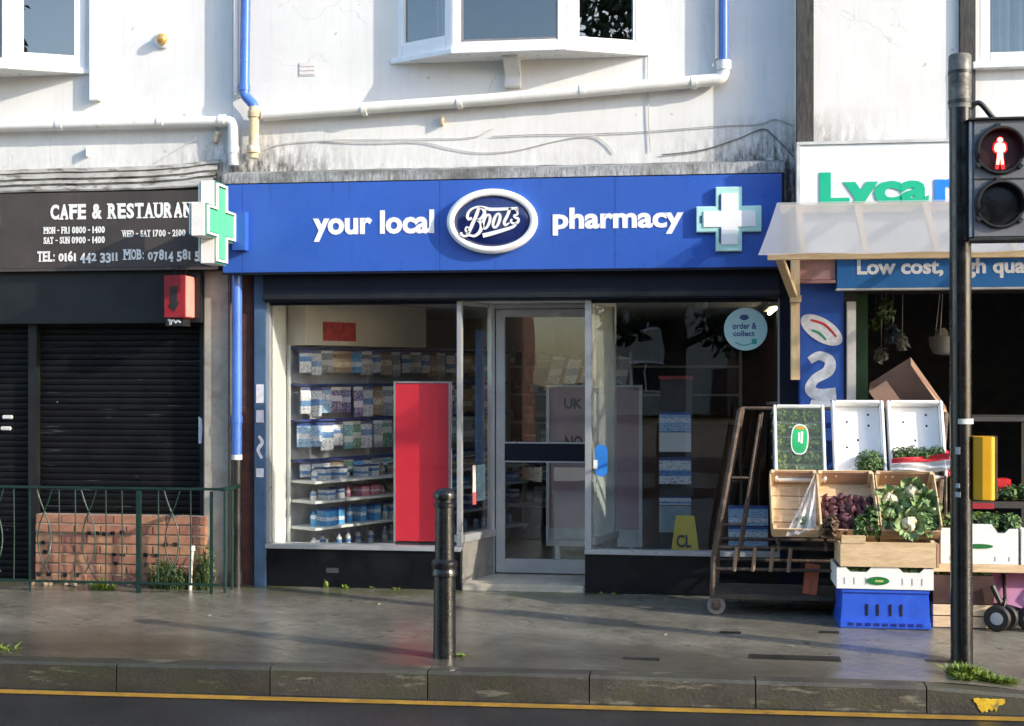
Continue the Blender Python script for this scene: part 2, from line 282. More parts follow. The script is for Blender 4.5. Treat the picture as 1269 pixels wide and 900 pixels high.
# ------------------------------------------------------------------ mesh helpers
ORG = {}
def org(o): return ORG.get(o.name, Vector((0, 0, 0))) if o else Vector((0, 0, 0))
def tag(o, label=None, cat=None, group=None, kind=None):
    if label: o['label'] = label
    if cat: o['category'] = cat
    if group: o['group'] = group
    if kind: o['kind'] = kind
    return o
def thing(name, loc, label=None, cat=None, group=None, kind=None):
    o = bpy.data.objects.new(name, None); COL.objects.link(o); o.location = loc; o.empty_display_size = .1
    ORG[o.name] = Vector(loc); return tag(o, label, cat, group, kind)
def link(name, me, parent=None, loc=None, rot=None, scl=None):
    o = bpy.data.objects.new(name, me); COL.objects.link(o); o.parent = parent
    w = Vector(loc) if loc is not None else org(parent)
    o.location = w-org(parent)
    if rot is not None: o.rotation_euler = rot
    if scl is not None: o.scale = scl
    ORG[o.name] = w
    return o
class MB:
    def __init__(s): s.v = []; s.f = []; s.T = None
    def add(s, vs, fs):
        b = len(s.v)
        for v in vs:
            v = Vector(v); s.v.append(s.T @ v if s.T else v)
        s.f += [tuple(i+b for i in f) for f in fs]; return s
    def box(s, x0, x1, y0, y1, z0, z1):
        if x1 < x0: x0, x1 = x1, x0
        if y1 < y0: y0, y1 = y1, y0
        if z1 < z0: z0, z1 = z1, z0
        return s.add([(x0, y0, z0), (x1, y0, z0), (x1, y1, z0), (x0, y1, z0), (x0, y0, z1), (x1, y0, z1), (x1, y1, z1), (x0, y1, z1)],
              [(0, 3, 2, 1), (4, 5, 6, 7), (0, 1, 5, 4), (1, 2, 6, 5), (2, 3, 7, 6), (3, 0, 4, 7)])
    def prism(s, poly, y0, y1):      # poly in (x,z), counter-clockwise seen from -Y
        n = len(poly); vs = [(x, y0, z) for x, z in poly]+[(x, y1, z) for x, z in poly]
        fs = [tuple(range(n)), tuple(range(2*n-1, n-1, -1))]+[(i+n, (i+1) % n+n, (i+1) % n, i) for i in range(n)]
        return s.add(vs, fs)
    def prismx(s, poly, x0, x1):     # poly in (y,z)
        n = len(poly); vs = [(x0, y, z) for y, z in poly]+[(x1, y, z) for y, z in poly]
        fs = [tuple(range(n)), tuple(range(2*n-1, n-1, -1))]+[(i+n, (i+1) % n+n, (i+1) % n, i) for i in range(n)]
        return s.add(vs, fs)
    def prismz(s, poly, z0, z1):
        n = len(poly); vs = [(x, y, z0) for x, y in poly]+[(x, y, z1) for x, y in poly]
        fs = [tuple(range(n-1, -1, -1)), tuple(range(n, 2*n))]+[(i, (i+1) % n, (i+1) % n+n, i+n) for i in range(n)]
        return s.add(vs, fs)
    def tube(s, path, r, n=10, cap=True):
        path = [Vector(p) for p in path]; rs = r if isinstance(r, (list, tuple)) else [r]*len(path)
        vs = []; up = None
        for i, p in enumerate(path):
            t = (path[min(i+1, len(path)-1)]-path[max(i-1, 0)]).normalized()
            if up is None: up = Vector((0, 0, 1)) if abs(t.z) < .9 else Vector((0, 1, 0))
            a = t.cross(up).normalized(); b = a.cross(t).normalized(); up = b
            for k in range(n):
                an = 2*math.pi*k/n; vs.append(p+a*math.cos(an)*rs[i]+b*math.sin(an)*rs[i])
        fs = []
        for i in range(len(path)-1):
            for k in range(n): fs.append((i*n+k, i*n+(k+1) % n, (i+1)*n+(k+1) % n, (i+1)*n+k))
        if cap: fs.append(tuple(range(n-1, -1, -1))); fs.append(tuple(range((len(path)-1)*n, len(path)*n)))
        return s.add(vs, fs)
    def lathe(s, prof, c=(0, 0, 0), n=24, axis='z'):
        vs = []; c = Vector(c)
        for r, h in prof:
            for k in range(n):
                a = 2*math.pi*k/n; q = (r*math.cos(a), r*math.sin(a), h)
                if axis == 'y': q = (q[0], -h, q[1])
                if axis == 'x': q = (h, q[0], q[1])
                vs.append(c+Vector(q))
        fs = [(i*n+k, i*n+(k+1) % n, (i+1)*n+(k+1) % n, (i+1)*n+k) for i in range(len(prof)-1) for k in range(n)]
        fs.append(tuple(range(n-1, -1, -1))); fs.append(tuple(range((len(prof)-1)*n, len(prof)*n)))
        return s.add(vs, fs)
    def mesh(s, name, mat, o=Vector((0, 0, 0)), smooth=False, bev=0):
        me = bpy.data.meshes.new(name); me.from_pydata([v-o for v in s.v], [], s.f)
        bm = bmesh.new(); bm.from_mesh(me); bmesh.ops.recalc_face_normals(bm, faces=bm.faces)
        if bev:
            ed = [e for e in bm.edges if len(e.link_faces) == 2 and e.calc_face_angle(0) > .6]
            bmesh.ops.bevel(bm, geom=ed, offset=bev, segments=2, affect='EDGES', clamp_overlap=True)
        if smooth:
            for f in bm.faces: f.smooth = True
            for e in bm.edges: e.smooth = e.calc_face_angle(0) < .7 if len(e.link_faces) == 2 else True
        bm.to_mesh(me); bm.free(); me.materials.append(mat); return me
    def build(s, name, mat, parent=None, loc=None, smooth=False, bev=0, **kw):
        w = Vector(loc) if loc is not None else org(parent)
        o = link(name, s.mesh(name, mat, w, smooth, bev), parent, w)
        return tag(o, **kw) if kw else o
def smooth_path(pts, k=6):
    P = [Vector(p) for p in pts]; out = []
    for i in range(len(P)-1):
        a = P[max(i-1, 0)]; b = P[i]; c = P[i+1]; d = P[min(i+2, len(P)-1)]
        for j in range(k):
            t = j/k; out.append(.5*((2*b)+(c-a)*t+(2*a-5*b+4*c-d)*t*t+(3*b-a-3*c+d)*t**3))
    out.append(P[-1]); return out
def ribbon(mb, pts, widths, y0, y1, k=6):   # flat stroke on a wall plane: pts (x,z)
    path = smooth_path([(p[0], 0, p[1]) for p in pts], k); n = len(path); L = []; Rr = []
    for i, p in enumerate(path):
        t = (path[min(i+1, n-1)]-path[max(i-1, 0)]); t.normalize(); nr = Vector((-t.z, 0, t.x))
        f = i/(n-1)*(len(widths)-1); a = int(min(f, len(widths)-2)) if len(widths) > 1 else 0
        w = widths[a]+(widths[a+1]-widths[a])*(f-a) if len(widths) > 1 else widths[0]
        L.append(p+nr*w/2); Rr.append(p-nr*w/2)
    vs = [(q.x, y0, q.z) for q in L]+[(q.x, y0, q.z) for q in Rr]+[(q.x, y1, q.z) for q in L]+[(q.x, y1, q.z) for q in Rr]
    fs = []
    for i in range(n-1):
        fs += [(i, i+1, n+i+1, n+i), (i, 2*n+i, 2*n+i+1, i+1), (n+i, n+i+1, 3*n+i+1, 3*n+i)]
    fs += [(0, n, 3*n, 2*n), (n-1, 3*n-1, 4*n-1, 2*n-1)]
    mb.add(vs, fs)
def glyphs(body, bold=.0):
    cu = bpy.data.curves.new('t', 'FONT'); cu.body = body; cu.size = 1; cu.offset = bold; cu.resolution_u = 3; cu.extrude = 0
    o = bpy.data.objects.new('t', cu); COL.objects.link(o); dg = bpy.context.evaluated_depsgraph_get()
    me = bpy.data.meshes.new_from_object(o.evaluated_get(dg)); bpy.data.objects.remove(o); bpy.data.curves.remove(cu)
    vs = [v.co.copy() for v in me.vertices]; fs = [tuple(p.vertices) for p in me.polygons]; bpy.data.meshes.remove(me); return vs, fs
def lettering(mb, body, x0, x1, z0, z1, y, bold=.02, th=.003, shear=0, keep=None, frame=None):
    """raised letters filling the box; keep: width belongs to this leading part of the text"""
    vs, fs = glyphs(body, bold)
    if keep: kv, _ = glyphs(keep, bold)
    else: kv = vs
    a = min(v.x for v in kv); b = max(v.x for v in kv); c = min(v.y for v in kv); d = max(v.y for v in kv)
    if not keep: c = min(v.y for v in vs); d = max(v.y for v in vs)
    out = []
    for v in vs:
        zz = z0+(v.y-c)/(d-c)*(z1-z0); xx = x0+(v.x-a)/(b-a)*(x1-x0)+shear*(zz-z0); out.append((xx, zz))
    n = len(out)
    V = [(x, y-th, z) for x, z in out]+[(x, y, z) for x, z in out]
    F = list(fs)
    ec = {}
    for f in fs:
        for i in range(len(f)):
            e = (f[i], f[(i+1) % len(f)]); ec[e] = ec.get(e, 0)+1
    for (i, j) in ec:
        if (j, i) not in ec: F.append((i, j, j+n, i+n))
    mb.add(V, F)
def leaves(mb, c, rad, n, size, up=.3, flat=1.0):
    c = Vector(c)
    for i in range(n):
        d = Vector((random.gauss(0, 1), random.gauss(0, 1), random.gauss(0, 1)*flat)); d.normalize()
        q = c+Vector((d.x*rad[0], d.y*rad[1], d.z*rad[2]))*random.uniform(.35, 1)**.6
        nrm = (d+Vector((random.uniform(-.8, .8), random.uniform(-.8, .8), random.uniform(-.3, .9)+up))).normalized()
        a = nrm.orthogonal().normalized(); a.rotate(Matrix.Rotation(random.uniform(0, 6.28), 3, nrm)); b = nrm.cross(a)
        s = size*random.uniform(.6, 1.3)
        mb.add([q-a*s, q+b*s*.55+nrm*s*.2, q+a*s, q-b*s*.55+nrm*s*.2], [(0, 1, 2), (0, 2, 3)])
def noisy_ball(mb, c, r, amp=.12, n=10, m=7, squash=1.0, seed=0):
    rnd = random.Random(seed); ph = [(rnd.uniform(1.5, 4), rnd.uniform(0, 6), rnd.uniform(1.5, 4), rnd.uniform(0, 6)) for _ in range(3)]
    vs = [];
    for i in range(m+1):
        t = math.pi*i/m
        for k in range(n):
            a = 2*math.pi*k/n; d = Vector((math.sin(t)*math.cos(a), math.sin(t)*math.sin(a), math.cos(t)*squash))
            f = 1+amp*sum(math.sin(p[0]*d.x*2+p[1])*math.cos(p[2]*d.y*2+p[3]+d.z*2) for p in ph)/1.5
            vs.append(Vector(c)+d*r*f)
    mb.add(vs, [(i*n+k, i*n+(k+1) % n, (i+1)*n+(k+1) % n, (i+1)*n+k) for i in range(m) for k in range(n)])

# ================================================================== GROUND
def sstep(a, b, x): t = max(0, min(1, (x-a)/(b-a))); return t*t*(3-2*t)
YK = -2.657; KW = .145; KH = .16
def SH(x): return .028*max(-12, min(12, x))-.035
def pz(x, y):
    base = .05*(y-YK)/(-YK)
    drop = .062*sstep(2.75, 3.75, x)*(1-sstep(-2.0, -.9, y))*(1-sstep(6.5, 7.5, x))
    drop += .018*sstep(.6, 2.7, x)*(1-sstep(-2.2, -1.4, y))
    return base-drop+.006*math.sin(x*1.7+y*2.1)*sstep(0, .6, -y)*sstep(YK+.1, YK+.7, y)
MB().add([(-250, -250, -.30), (250, -250, -.30), (250, 250, -.30), (-250, 250, -.30)], [(0, 1, 2, 3)]).build('ground', M('earth', (.09, .08, .06), .9), kind='structure')
rd = thing('road', (0, -6.5, -KH), kind='structure')
mb = MB(); mb.add([(-120, -10.9, -KH), (120, -10.9, -KH), (120, YK+.4, -KH), (-120, YK+.4, -KH)], [(0, 1, 2, 3)]); mb.build('road_surface', ROAD, rd)
mb = MB(); mb.add([(x_, YK+SH(x_)-o_, -KH+.004) for o_ in (.148, .056) for x_ in (-120, -12, 12, 120)], [(0, 1, 5, 4), (1, 2, 6, 5), (2, 3, 7, 6)]); mb.build('yellow_line', YLINE, rd)
pv = thing('pavement', (0, -1.2, 0), kind='structure')
mb = MB(); xs = [-120, -40, -14]+[-9+.15*i for i in range(121)]+[14, 40, 120]; ys = [YK+KW-.01]+[YK+KW+.12*i for i in range(1, 21)]+[.05, .7]
V = [(x, y+SH(x)*min(1, max(0, y/YK))*1.058, pz(x, y)) for y in ys for x in xs]; nx = len(xs)
mb.add(V, [(j*nx+i, j*nx+i+1, (j+1)*nx+i+1, (j+1)*nx+i) for j in range(len(ys)-1) for i in range(nx-1)]); mb.build('paving_surface', PAVE, pv, smooth=True)
MB().box(-120, 120, -14, -10.9, -.3, -.03).build('far_pavement', PAVE, kind='structure')
# red blister tactile slabs at the crossing
TACT = M('red_tactile', (.20, .045, .03), .5, var=.2, bmp=.3)
tm = MB(); tm.box(-.197, .197, -.197, .197, -.04, .008)
for i in range(6):
    for j in range(6): tm.lathe([(.017, .008), (.014, .012), (.007, .0135)], (-.165+i*.066, -.165+j*.066, 0), 6)
tme = tm.mesh('tactile_slab', TACT)
for i in range(6):
    for j in range(3):
        x = 3.62+i*.4+j*.12; y = -2.28+j*.4
        link('tactile_slab', tme, pv, (x, y, pz(x, y)+.003), (R(-.6), 0, 0))
# iron covers and a drain slot set in the paving
COVER = M('iron_cover', (.028, .027, .025), .5, .4, var=.3, bmp=.3)
for (px, py, Y, w, d) in ((795, 815, None, .22, .06), (985, 812, None, .55, .11), (905, 786, None, .14, .05), (1028, 787, None, .12, .05), (1168, 816, None, .2, .05)):
    dd = FPX*(EYE-.015)/(py-465); t = dd; c, s = math.cos(YAW), math.sin(YAW); u = (px-634.5)/FPX
    x = CAMX+(-s+c*u)*t; y = CAMY+(c+s*u)*t
    m_ = MB(); m_.box(x-w/2, x+w/2, y-d/2, y+d/2, pz(x, y)-.02, pz(x, y)+.006); m_.build('iron_cover', COVER, pv)
# kerb stones
kb = thing('kerb', (0, YK, 0), kind='structure')
kx = [at(p, 850, YK).x for p in (152, 341, 533, 733, 938, 1150)]; L0 = (kx[-1]-kx[0])/5
edges = [kx[0]+L0*i for i in range(-8, 14)]
for i in range(len(edges)-1):
    a, b = edges[i]+.004, edges[i+1]-.004; da = pz(a, YK+KW)-pz(-3, YK+KW); db = pz(b, YK+KW)-pz(-3, YK+KW)
    mb = MB(); za, zb = .004+da, .004+db; ch = .018
    prof = lambda z: [(YK, -KH-.05), (YK+KW, -KH-.05), (YK+KW, z), (YK+ch, z), (YK+.004, z-ch)]
    A = [(a, y+SH(a), z) for y, z in prof(za)]; B = [(b, y+SH(b), z) for y, z in prof(zb)]
    mb.add(A+B, [(4, 3, 2, 1, 0), (5, 6, 7, 8, 9)]+[(k, (k+1) % 5, (k+1) % 5+5, k+5) for k in range(5)])
    mb.build('kerb_stone', KERB, kb)
q = at(1228, 870, YK)
random.seed(17); mb = MB(); F_ = []; nn = 15
top_ = [(q.x-.085+.17*i/(nn-1), -.064+random.uniform(-.003, .003)) for i in range(nn)]
low_ = [(x_+random.uniform(-.004, .004), -.064-.085*math.sin(math.pi*(i+.6)/(nn+.2))**.7*random.uniform(.55, 1.05)) for i, (x_, z_) in enumerate(top_)]
mb.add([(x_, YK-.003, z_) for x_, z_ in top_]+[(x_, YK-.003, z_) for x_, z_ in low_], [(i, i+1, nn+i+1, nn+i) for i in range(nn-1)])
up_ = [(x_*.92+q.x*.08, YK+.03+random.uniform(0, .035)) for x_, z_ in top_]
mb.add([(x_, YK-.003, z_) for x_, z_ in top_]+[(x_, y_, -.0385) for x_, y_ in up_], [(i, i+1, nn+i+1, nn+i) for i in range(nn-1)])
mb.v = [v+Vector((0, SH(v.x), -.012)) for v in mb.v]
mb.build('yellow_paint_mark', M('bright_yellow', (.55, .36, .015), .6, var=.2, scale=20, stain=((.12, .10, .06), 24, .56)), kb)

# ================================================================== BUILDINGS
def wall_with_hole(mb, x0, x1, z0, z1, y0, y1, hx0, hx1, hz0, hz1):
    mb.box(x0, hx0, y0, y1, z0, z1); mb.box(hx1, x1, y0, y1, z0, z1); mb.box(hx0, hx1, y0, y1, z0, hz0); mb.box(hx0, hx1, y0, y1, hz1, z1)
ZTOP = 6.4
XCP = at(288, 100, 0).x      # party line cafe / pharmacy
XPG = at(986, 100, 0).x      # party line pharmacy / grocery
def bay_window(parent, pts, zb, zt, front_frames, nm='bay_window'):
    """pts: plan polygon points left to right on the outside face (x,y); a frame with pane for every facet"""
    bw = MB();
    inner = [(x, y+.03) for x, y in pts]
    sill = [(pts[0][0]-.05, .02), (pts[0][0]-.05, -.01)]+[(x, y-.035) for x, y in pts[1:-1]]+[(pts[-1][0]+.05, -.01), (pts[-1][0]+.05, .02)]
    b = MB(); b.prismz(sill, zb-.03, zb+.012); w = b.build(nm, UPVC, parent, bev=.004)
    b = MB(); b.prismz([(x, y) for x, y in pts]+[(pts[-1][0], .25), (pts[0][0], .25)], zt, zt+.14); b.build('bay_roof', FLASH, w)
    b = MB(); b.prismz([(x, y+.01) for x, y in pts]+[(pts[-1][0], .25), (pts[0][0], .25)], zb+.013, zb+.05); b.build('window_board', IDARK, w)
    for i in range(len(pts)-1):
        p = Vector((pts[i][0], pts[i][1], 0)); q = Vector((pts[i+1][0], pts[i+1][1], 0)); t = (q-p).normalized(); nr = Vector((t.y, -t.x, 0)); L = (q-p).length
        T = Matrix(((t.x, -nr.x, 0, p.x), (t.y, -nr.y, 0, p.y), (0, 0, 1, 0), (0, 0, 0, 1)))
        fw = front_frames[i]
        f = MB(); f.T = T
        f.box(0, fw[0], 0, .07, zb+.012, zt); f.box(L-fw[1], L, 0, .07, zb+.012, zt); f.box(fw[0], L-fw[1], 0, .07, zb+.012, zb+.012+fw[2]); f.box(fw[0], L-fw[1], 0, .07, zt-.06, zt)
        f.build('window_frame', UPVC, w, bev=.005)
        f = MB(); f.T = T; g = .016
        f.box(fw[0], fw[0]+g, .008, .05, zb+.012+fw[2], zt-.06); f.box(L-fw[1]-g, L-fw[1], .008, .05, zb+.012+fw[2], zt-.06); f.box(fw[0]+g, L-fw[1]-g, .008, .05, zb+.012+fw[2], zb+.03+fw[2])
        f.build('glazing_bead', M('grey_bead', (.2, .2, .21), .5, bmp=0) if i == 1 else UPVC, w)
        f = MB(); f.T = T; f.box(fw[0]+g, L-fw[1]-g, .03, .036, zb+.03+fw[2], zt-.06); f.build('pane', UGLASS, w)
    return w
def upper_room(parent, x0, x1, z0, z1, y0=.3, y1=2.5):
    mb = MB(); e = .05
    mb.box(x0-e, x1+e, y1, y1+e, z0-e, z1+e); mb.box(x0-e, x0, y0, y1, z0, z1); mb.box(x1, x1+e, y0, y1, z0, z1); mb.box(x0-e, x1+e, y0, y1, z0-e, z0-.002); mb.box(x0-e, x1+e, y0, y1, z1, z1+e)
    mb.build('upper_room', M('room_grey', (.16, .16, .165), .8, bmp=0), parent)
ROOFM = M('slate_roof', (.06, .06, .065), .6, var=.25, scale=5, bmp=.4)
def roof(parent, x0, x1, y=-.25):
    mb = MB(); mb.prismx([(y, ZTOP), (y, ZTOP+.12), (4.2, ZTOP+2.6), (8.6, ZTOP+.12), (8.6, ZTOP)], x0+.002, x1-.002); mb.build('roof', ROOFM, parent)

# ---------------------------------------------------------------- pharmacy building
PH = thing('pharmacy_building', (0, 0, 0.05), 'white rendered shop building with a shallow bay window over the blue pharmacy sign', 'building')
bp = [at(492, 73, 0), at(560, 66, -.25), at(702, 59, -.25), at(797, 62, 0)]; ZB = 4.262
wb = MB(); wall_with_hole(wb, XCP, XPG, 2.95, ZTOP, 0, .3, bp[0].x+.03, bp[3].x-.03, ZB-.01, 5.6); wb.build('wall', WALL, PH)
bw = bay_window(PH, [(v.x, v.y) for v in bp], ZB, 5.55, [(.05, .06, .10), (.07, .07, .055), (.09, .06, .06)])
upper_room(PH, bp[0].x-.3, bp[3].x+.3, 4.1, 5.7)
# net curtain gathered behind the left facet
cm = MB(); c0 = at(549, 30, -.1)
pts = [(c0.x-.10+.008*i, -.02+.02*math.sin(i*1.4)) for i in range(16)]
for i in range(15):
    mb_ = pts[i]; me_ = pts[i+1]; cm.add([(mb_[0]+.02, mb_[1], 4.34), (me_[0]+.02, me_[1], 4.34), (me_[0], me_[1], 5.5), (mb_[0], mb_[1], 5.5)], [(0, 1, 2, 3)])
tag(cm.build('net_curtain', M('net_white', (.6, .62, .62), .8, bmp=0), None, (c0.x, 0, 4.34), smooth=True), 'pale gathered net curtain behind the side pane of the bay window', 'curtain')
# corbel bracket under the bay
cx = at(634, 85, -.1).x
mb = MB(); prof = smooth_path([(0, 0, ZB-.25), (-.055, 0, ZB-.25), (-.06, 0, ZB-.22), (-.035, 0, ZB-.18), (-.06, 0, ZB-.12), (-.17, 0, ZB-.06), (-.18, 0, ZB-.03)], 4)
mb.prismx([(p.x, p.z) for p in prof]+[(0, ZB-.03)], cx-.06, cx+.06); mb.build('bay_bracket', WALL, bw, smooth=True)
roof(PH, XCP, XPG)
# flashing above the fascia
mb = MB(); fx0, fx1 = at(276, 225, -.18).x, at(972, 208, -.18).x; n = 60; zb_ = 3.285
V = []; random.seed(3)
for i in range(n+1):
    x = fx0+(fx1-fx0)*i/n; j = random.uniform(-.004, .004)
    V += [(x, -.205, zb_-.01), (x, -.197+j*.4, zb_+.068+j), (x, .0, zb_+.115+j)]
mb.add(V, [(3*i+k, 3*i+3+k, 3*i+4+k, 3*i+1+k) for i in range(n) for k in (0, 1)]); mb.build('lead_flashing', FLASH, PH, smooth=True)
mb = MB(); mb.box(fx0, fx1, -.19, .0, 2.60, zb_-.012); mb.build('fascia_backing', NAVY, PH)
# interior and structure
XL, XR = at(331, 500, 0).x, at(966, 500, 0).x; ZL = 2.336; FLO = .10
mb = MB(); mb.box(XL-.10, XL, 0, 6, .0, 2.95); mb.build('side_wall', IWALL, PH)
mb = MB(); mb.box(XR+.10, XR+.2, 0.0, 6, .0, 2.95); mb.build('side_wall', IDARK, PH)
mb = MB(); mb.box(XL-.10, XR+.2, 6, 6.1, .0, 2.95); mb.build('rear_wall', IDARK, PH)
mb = MB(); mb.box(XL, XR+.10, .12, 6, 2.375, 2.43); mb.build('shop_ceiling', IWALL, PH)
mb = MB(); mb.box(XL, XR+.10, .0, 6, -.05, FLO-.003); mb.build('shop_floor', IFLOOR, PH)
# shutter housing over the windows
mb = MB(); hx0, hx1 = at(328, 355, -.06).x, at(966, 355, -.06).x
mb.box(hx0, hx1, -.10, .12, ZL+.004, 2.598); mb.build('shutter_housing', NAVY, PH, bev=.004)
mb = MB(); mb.box(hx0, hx1, -.112, -.102, ZL+.02, ZL+.06); mb.build('shutter_bottom_rail', M('rail_dark', (.006, .007, .010), .5, bmp=0), PH)
# piers
a, b = at(300, 500, 0).x, at(317, 500, 0).x
mb = MB(); mb.box(at(286, 500, 0).x, b, -.02, .3, 0, 2.95); mb.build('brick_pier', REDBRICKM, PH)
BPOST = M('blue_post', (.055, .105, .185), .45, var=.15, scale=6, stain=((.10, .13, .18), 9, .6))
mb = MB(); mb.box(b+.002, at(329, 500, -.05).x, -.05, .25, .02, 2.9); bpst = mb.build('blue_post', BPOST, PH, bev=.004)
mb = MB(); mb.box(XR, at(990, 500, -.04).x, -.06, .3, .0, 2.95); mb.build('navy_pier', NAVY, PH, bev=.004)
# --- shopfront glazing
LX0, LX1 = at(331, 520, 0).x, at(572, 520, 0).x
RX0, RX1 = at(725, 520, 0).x, at(966, 520, 0).x
DY = .55; DX0, DX1 = -.245, .77
ZS = at(450, 677, 0).z; ZSR = at(840, 684, 0).z
def shop_window(x0, x1, zs, left_w, right_w):
    w = MB(); w.box(x0, x1, -.055, .05, zs-.025, zs+.012); wo = w.build('shop_window', SILVER, PH, bev=.004)
    f = MB(); f.box(x0, x0+left_w, -.02, .045, zs+.013, ZL); f.build('window_frame', SILVER, wo, bev=.003)
    f = MB(); f.box(x1-right_w, x1, -.02, .045, zs+.013, ZL); f.build('window_frame', SILVER, wo, bev=.003)
    f = MB(); f.box(x0+left_w, x1-right_w, -.015, .04, ZL-.022, ZL); f.build('window_frame', NAVY, wo)
    f = MB(); f.box(x0+left_w, x1-right_w, .008, .016, zs+.013, ZL-.022); f.build('pane', GLASS, wo)
    return wo
def stall_riser(x0, x1, z1):
    f = MB(); f.box(x0, x1, -.03, .08, -.02, z1); return f.build('stall_riser', BLACKP, PH, bev=.003)
w1 = shop_window(LX0, LX1, ZS, .028, .036); stall_riser(LX0, LX1-.004, ZS-.026)
w2 = shop_window(RX0, RX1, ZSR, .05, .012); stall_riser(RX0+.002, RX1, ZSR-.026)
mb = MB(); q = at(412, 707, -.03); mb.box(q.x-.05, q.x+.05, -.035, -.031, q.z-.02, q.z+.02); mb.build('vent_plate', M('vent_grey', (.05, .05, .05), .5), PH)
# reveals inside the windows (white boxed side at the left window)
mb = MB(); mb.box(XL+.001, XL+.03, .06, .42, FLO, 2.37); mb.build('window_reveal', IWALL, PH)
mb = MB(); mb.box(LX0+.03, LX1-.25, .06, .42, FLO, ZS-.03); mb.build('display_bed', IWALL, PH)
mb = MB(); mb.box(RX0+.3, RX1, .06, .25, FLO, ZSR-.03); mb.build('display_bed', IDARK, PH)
# angled lobby sides
def lobby_side(x0, x1, zs, mat, glass, nm):
    p = Vector((x0, .05, 0)); q = Vector((x1, DY, 0)); t = (q-p).normalized(); nr = Vector((t.y, -t.x, 0)); L = (q-p).length
    T = Matrix(((t.x, -nr.x, 0, p.x), (t.y, -nr.y, 0, p.y), (0, 0, 1, 0), (0, 0, 0, 1)))
    r = MB(); r.T = T; r.box(0, L, -.03, .03, .0, zs); ro = r.build(nm, mat, PH)
    r = MB(); r.T = T; r.box(-.01, L, -.045, .045, zs+.001, zs+.06); r.build('sill', SILVER, ro, bev=.003)
    r = MB(); r.T = T; r.box(.0, .03, -.02, .02, zs+.061, ZL); r.box(L-.04, L, -.02, .02, zs+.061, ZL); r.box(.03, L-.04, -.02, .02, ZL-.03, ZL); r.build('window_frame', SILVER, ro)
    r = MB(); r.T = T; r.box(.03, L-.04, -.004, .004, zs+.061, ZL-.03); r.build('pane', glass, ro)
    return ro, T, L
GREYM = M('grey_marble', (.20, .19, .175), .3, var=.25, scale=4, bmp=.03)
s1, T1, L1 = lobby_side(LX1-.03, DX0, .415, GREYM, GLASS, 'lobby_side')
s2, T2, L2 = lobby_side(RX0+.035, DX1, .415, GREYM, mat_film('frosted_glass', (.46, .50, .48), .72, .25), 'lobby_side')
mb = MB(); mb.prismz([(LX1+.002, -.02), (RX0-.002, -.02), (DX1, DY+.2), (DX0, DY+.2)], -.02, FLO); mb.build('door_step', CREAMPL, PH, bev=.01)
mb = MB(); mb.prismz([(LX1-.02, .13), (RX0+.02, .13), (DX1+.1, DY+.1), (DX0-.1, DY+.1)], ZL+.006, ZL+.05); mb.build('lobby_soffit', IWALL, PH)
# door
mb = MB(); mb.box(DX0, DX0+.028, DY-.03, DY+.05, FLO, ZL); mb.box(DX1-.03, DX1, DY-.03, DY+.05, FLO, ZL); mb.box(DX0+.028, DX1-.03, DY-.03, DY+.05, ZL-.035, ZL); mb.build('door_frame', SILVER, PH, bev=.003)
dl0 = DX0+.036; dl1 = DX1-.036; zt = ZL-.042; zb0 = FLO+.012
zm1, zm0 = at(670, 548, DY).z, at(670, 573, DY).z; zbr = at(670, 693, DY).z; ztr = at(670, 393, DY).z
mb = MB(); mb.box(dl0, dl0+.075, DY-.015, DY+.03, zb0, zt); mb.box(dl1-.075, dl1, DY-.015, DY+.03, zb0, zt); mb.box(dl0+.075, dl1-.075, DY-.015, DY+.03, zb0, zbr); mb.box(dl0+.075, dl1-.075, DY-.015, DY+.03, ztr, zt)
door = mb.build('door', SILVER, PH, bev=.003)
mb = MB(); mb.box(dl0+.075, dl1-.075, DY-.022, DY+.03, zm0+.012, zm1-.012); mb.build('push_rail', NAVY, door)
for z in (zm0, zm1-.011):
    mb = MB(); mb.box(dl0+.075, dl1-.075, DY-.028, DY+.03, z, z+.011); mb.build('rail_trim', SILVER, door)
mb = MB(); mb.box(dl0+.075, dl1-.075, DY+.004, DY+.010, zm1, ztr); mb.build('pane', GLASS, door)
mb = MB(); mb.box(dl0+.075, dl1-.075, DY+.004, DY+.010, zbr, zm0); mb.build('pane', GLASS, door)

# ---------------------------------------------------------------- cafe building
CF = thing('cafe_building', (at(120, 700, 0).x, 0, .04), 'white rendered shop building over a closed black roller shutter and brown cafe sign', 'building')
cx0 = -9.0
cp = [(-5.9, 0.0), (-5.45, -.25), (at(12, 80, -.25).x, -.25), (at(106, 84, 0).x, 0.0)]
wb = MB(); wall_with_hole(wb, cx0, XCP-.004, 2.95, ZTOP, 0.004, .3, cp[0][0]+.03, cp[3][0]-.03, ZB-.01, 5.6); wb.build('wall', WALL, CF)
bay_window(CF, cp, ZB, 5.55, [(.06, .06, .09), (.07, .07, .06), (.09, .07, .09)])
upper_room(CF, cp[0][0]-.3, cp[3][0]+.3, 4.1, 5.7)
mb = MB(); a, b = at(111, 60, -.05).x, at(123, 60, -.05).x; mb.box(a, b, -.06, .006, at(117, 124, -.06).z, ZTOP-.05); mb.build('boxed_downpipe', UPVC, CF, bev=.004)
roof(CF, cx0, XCP)
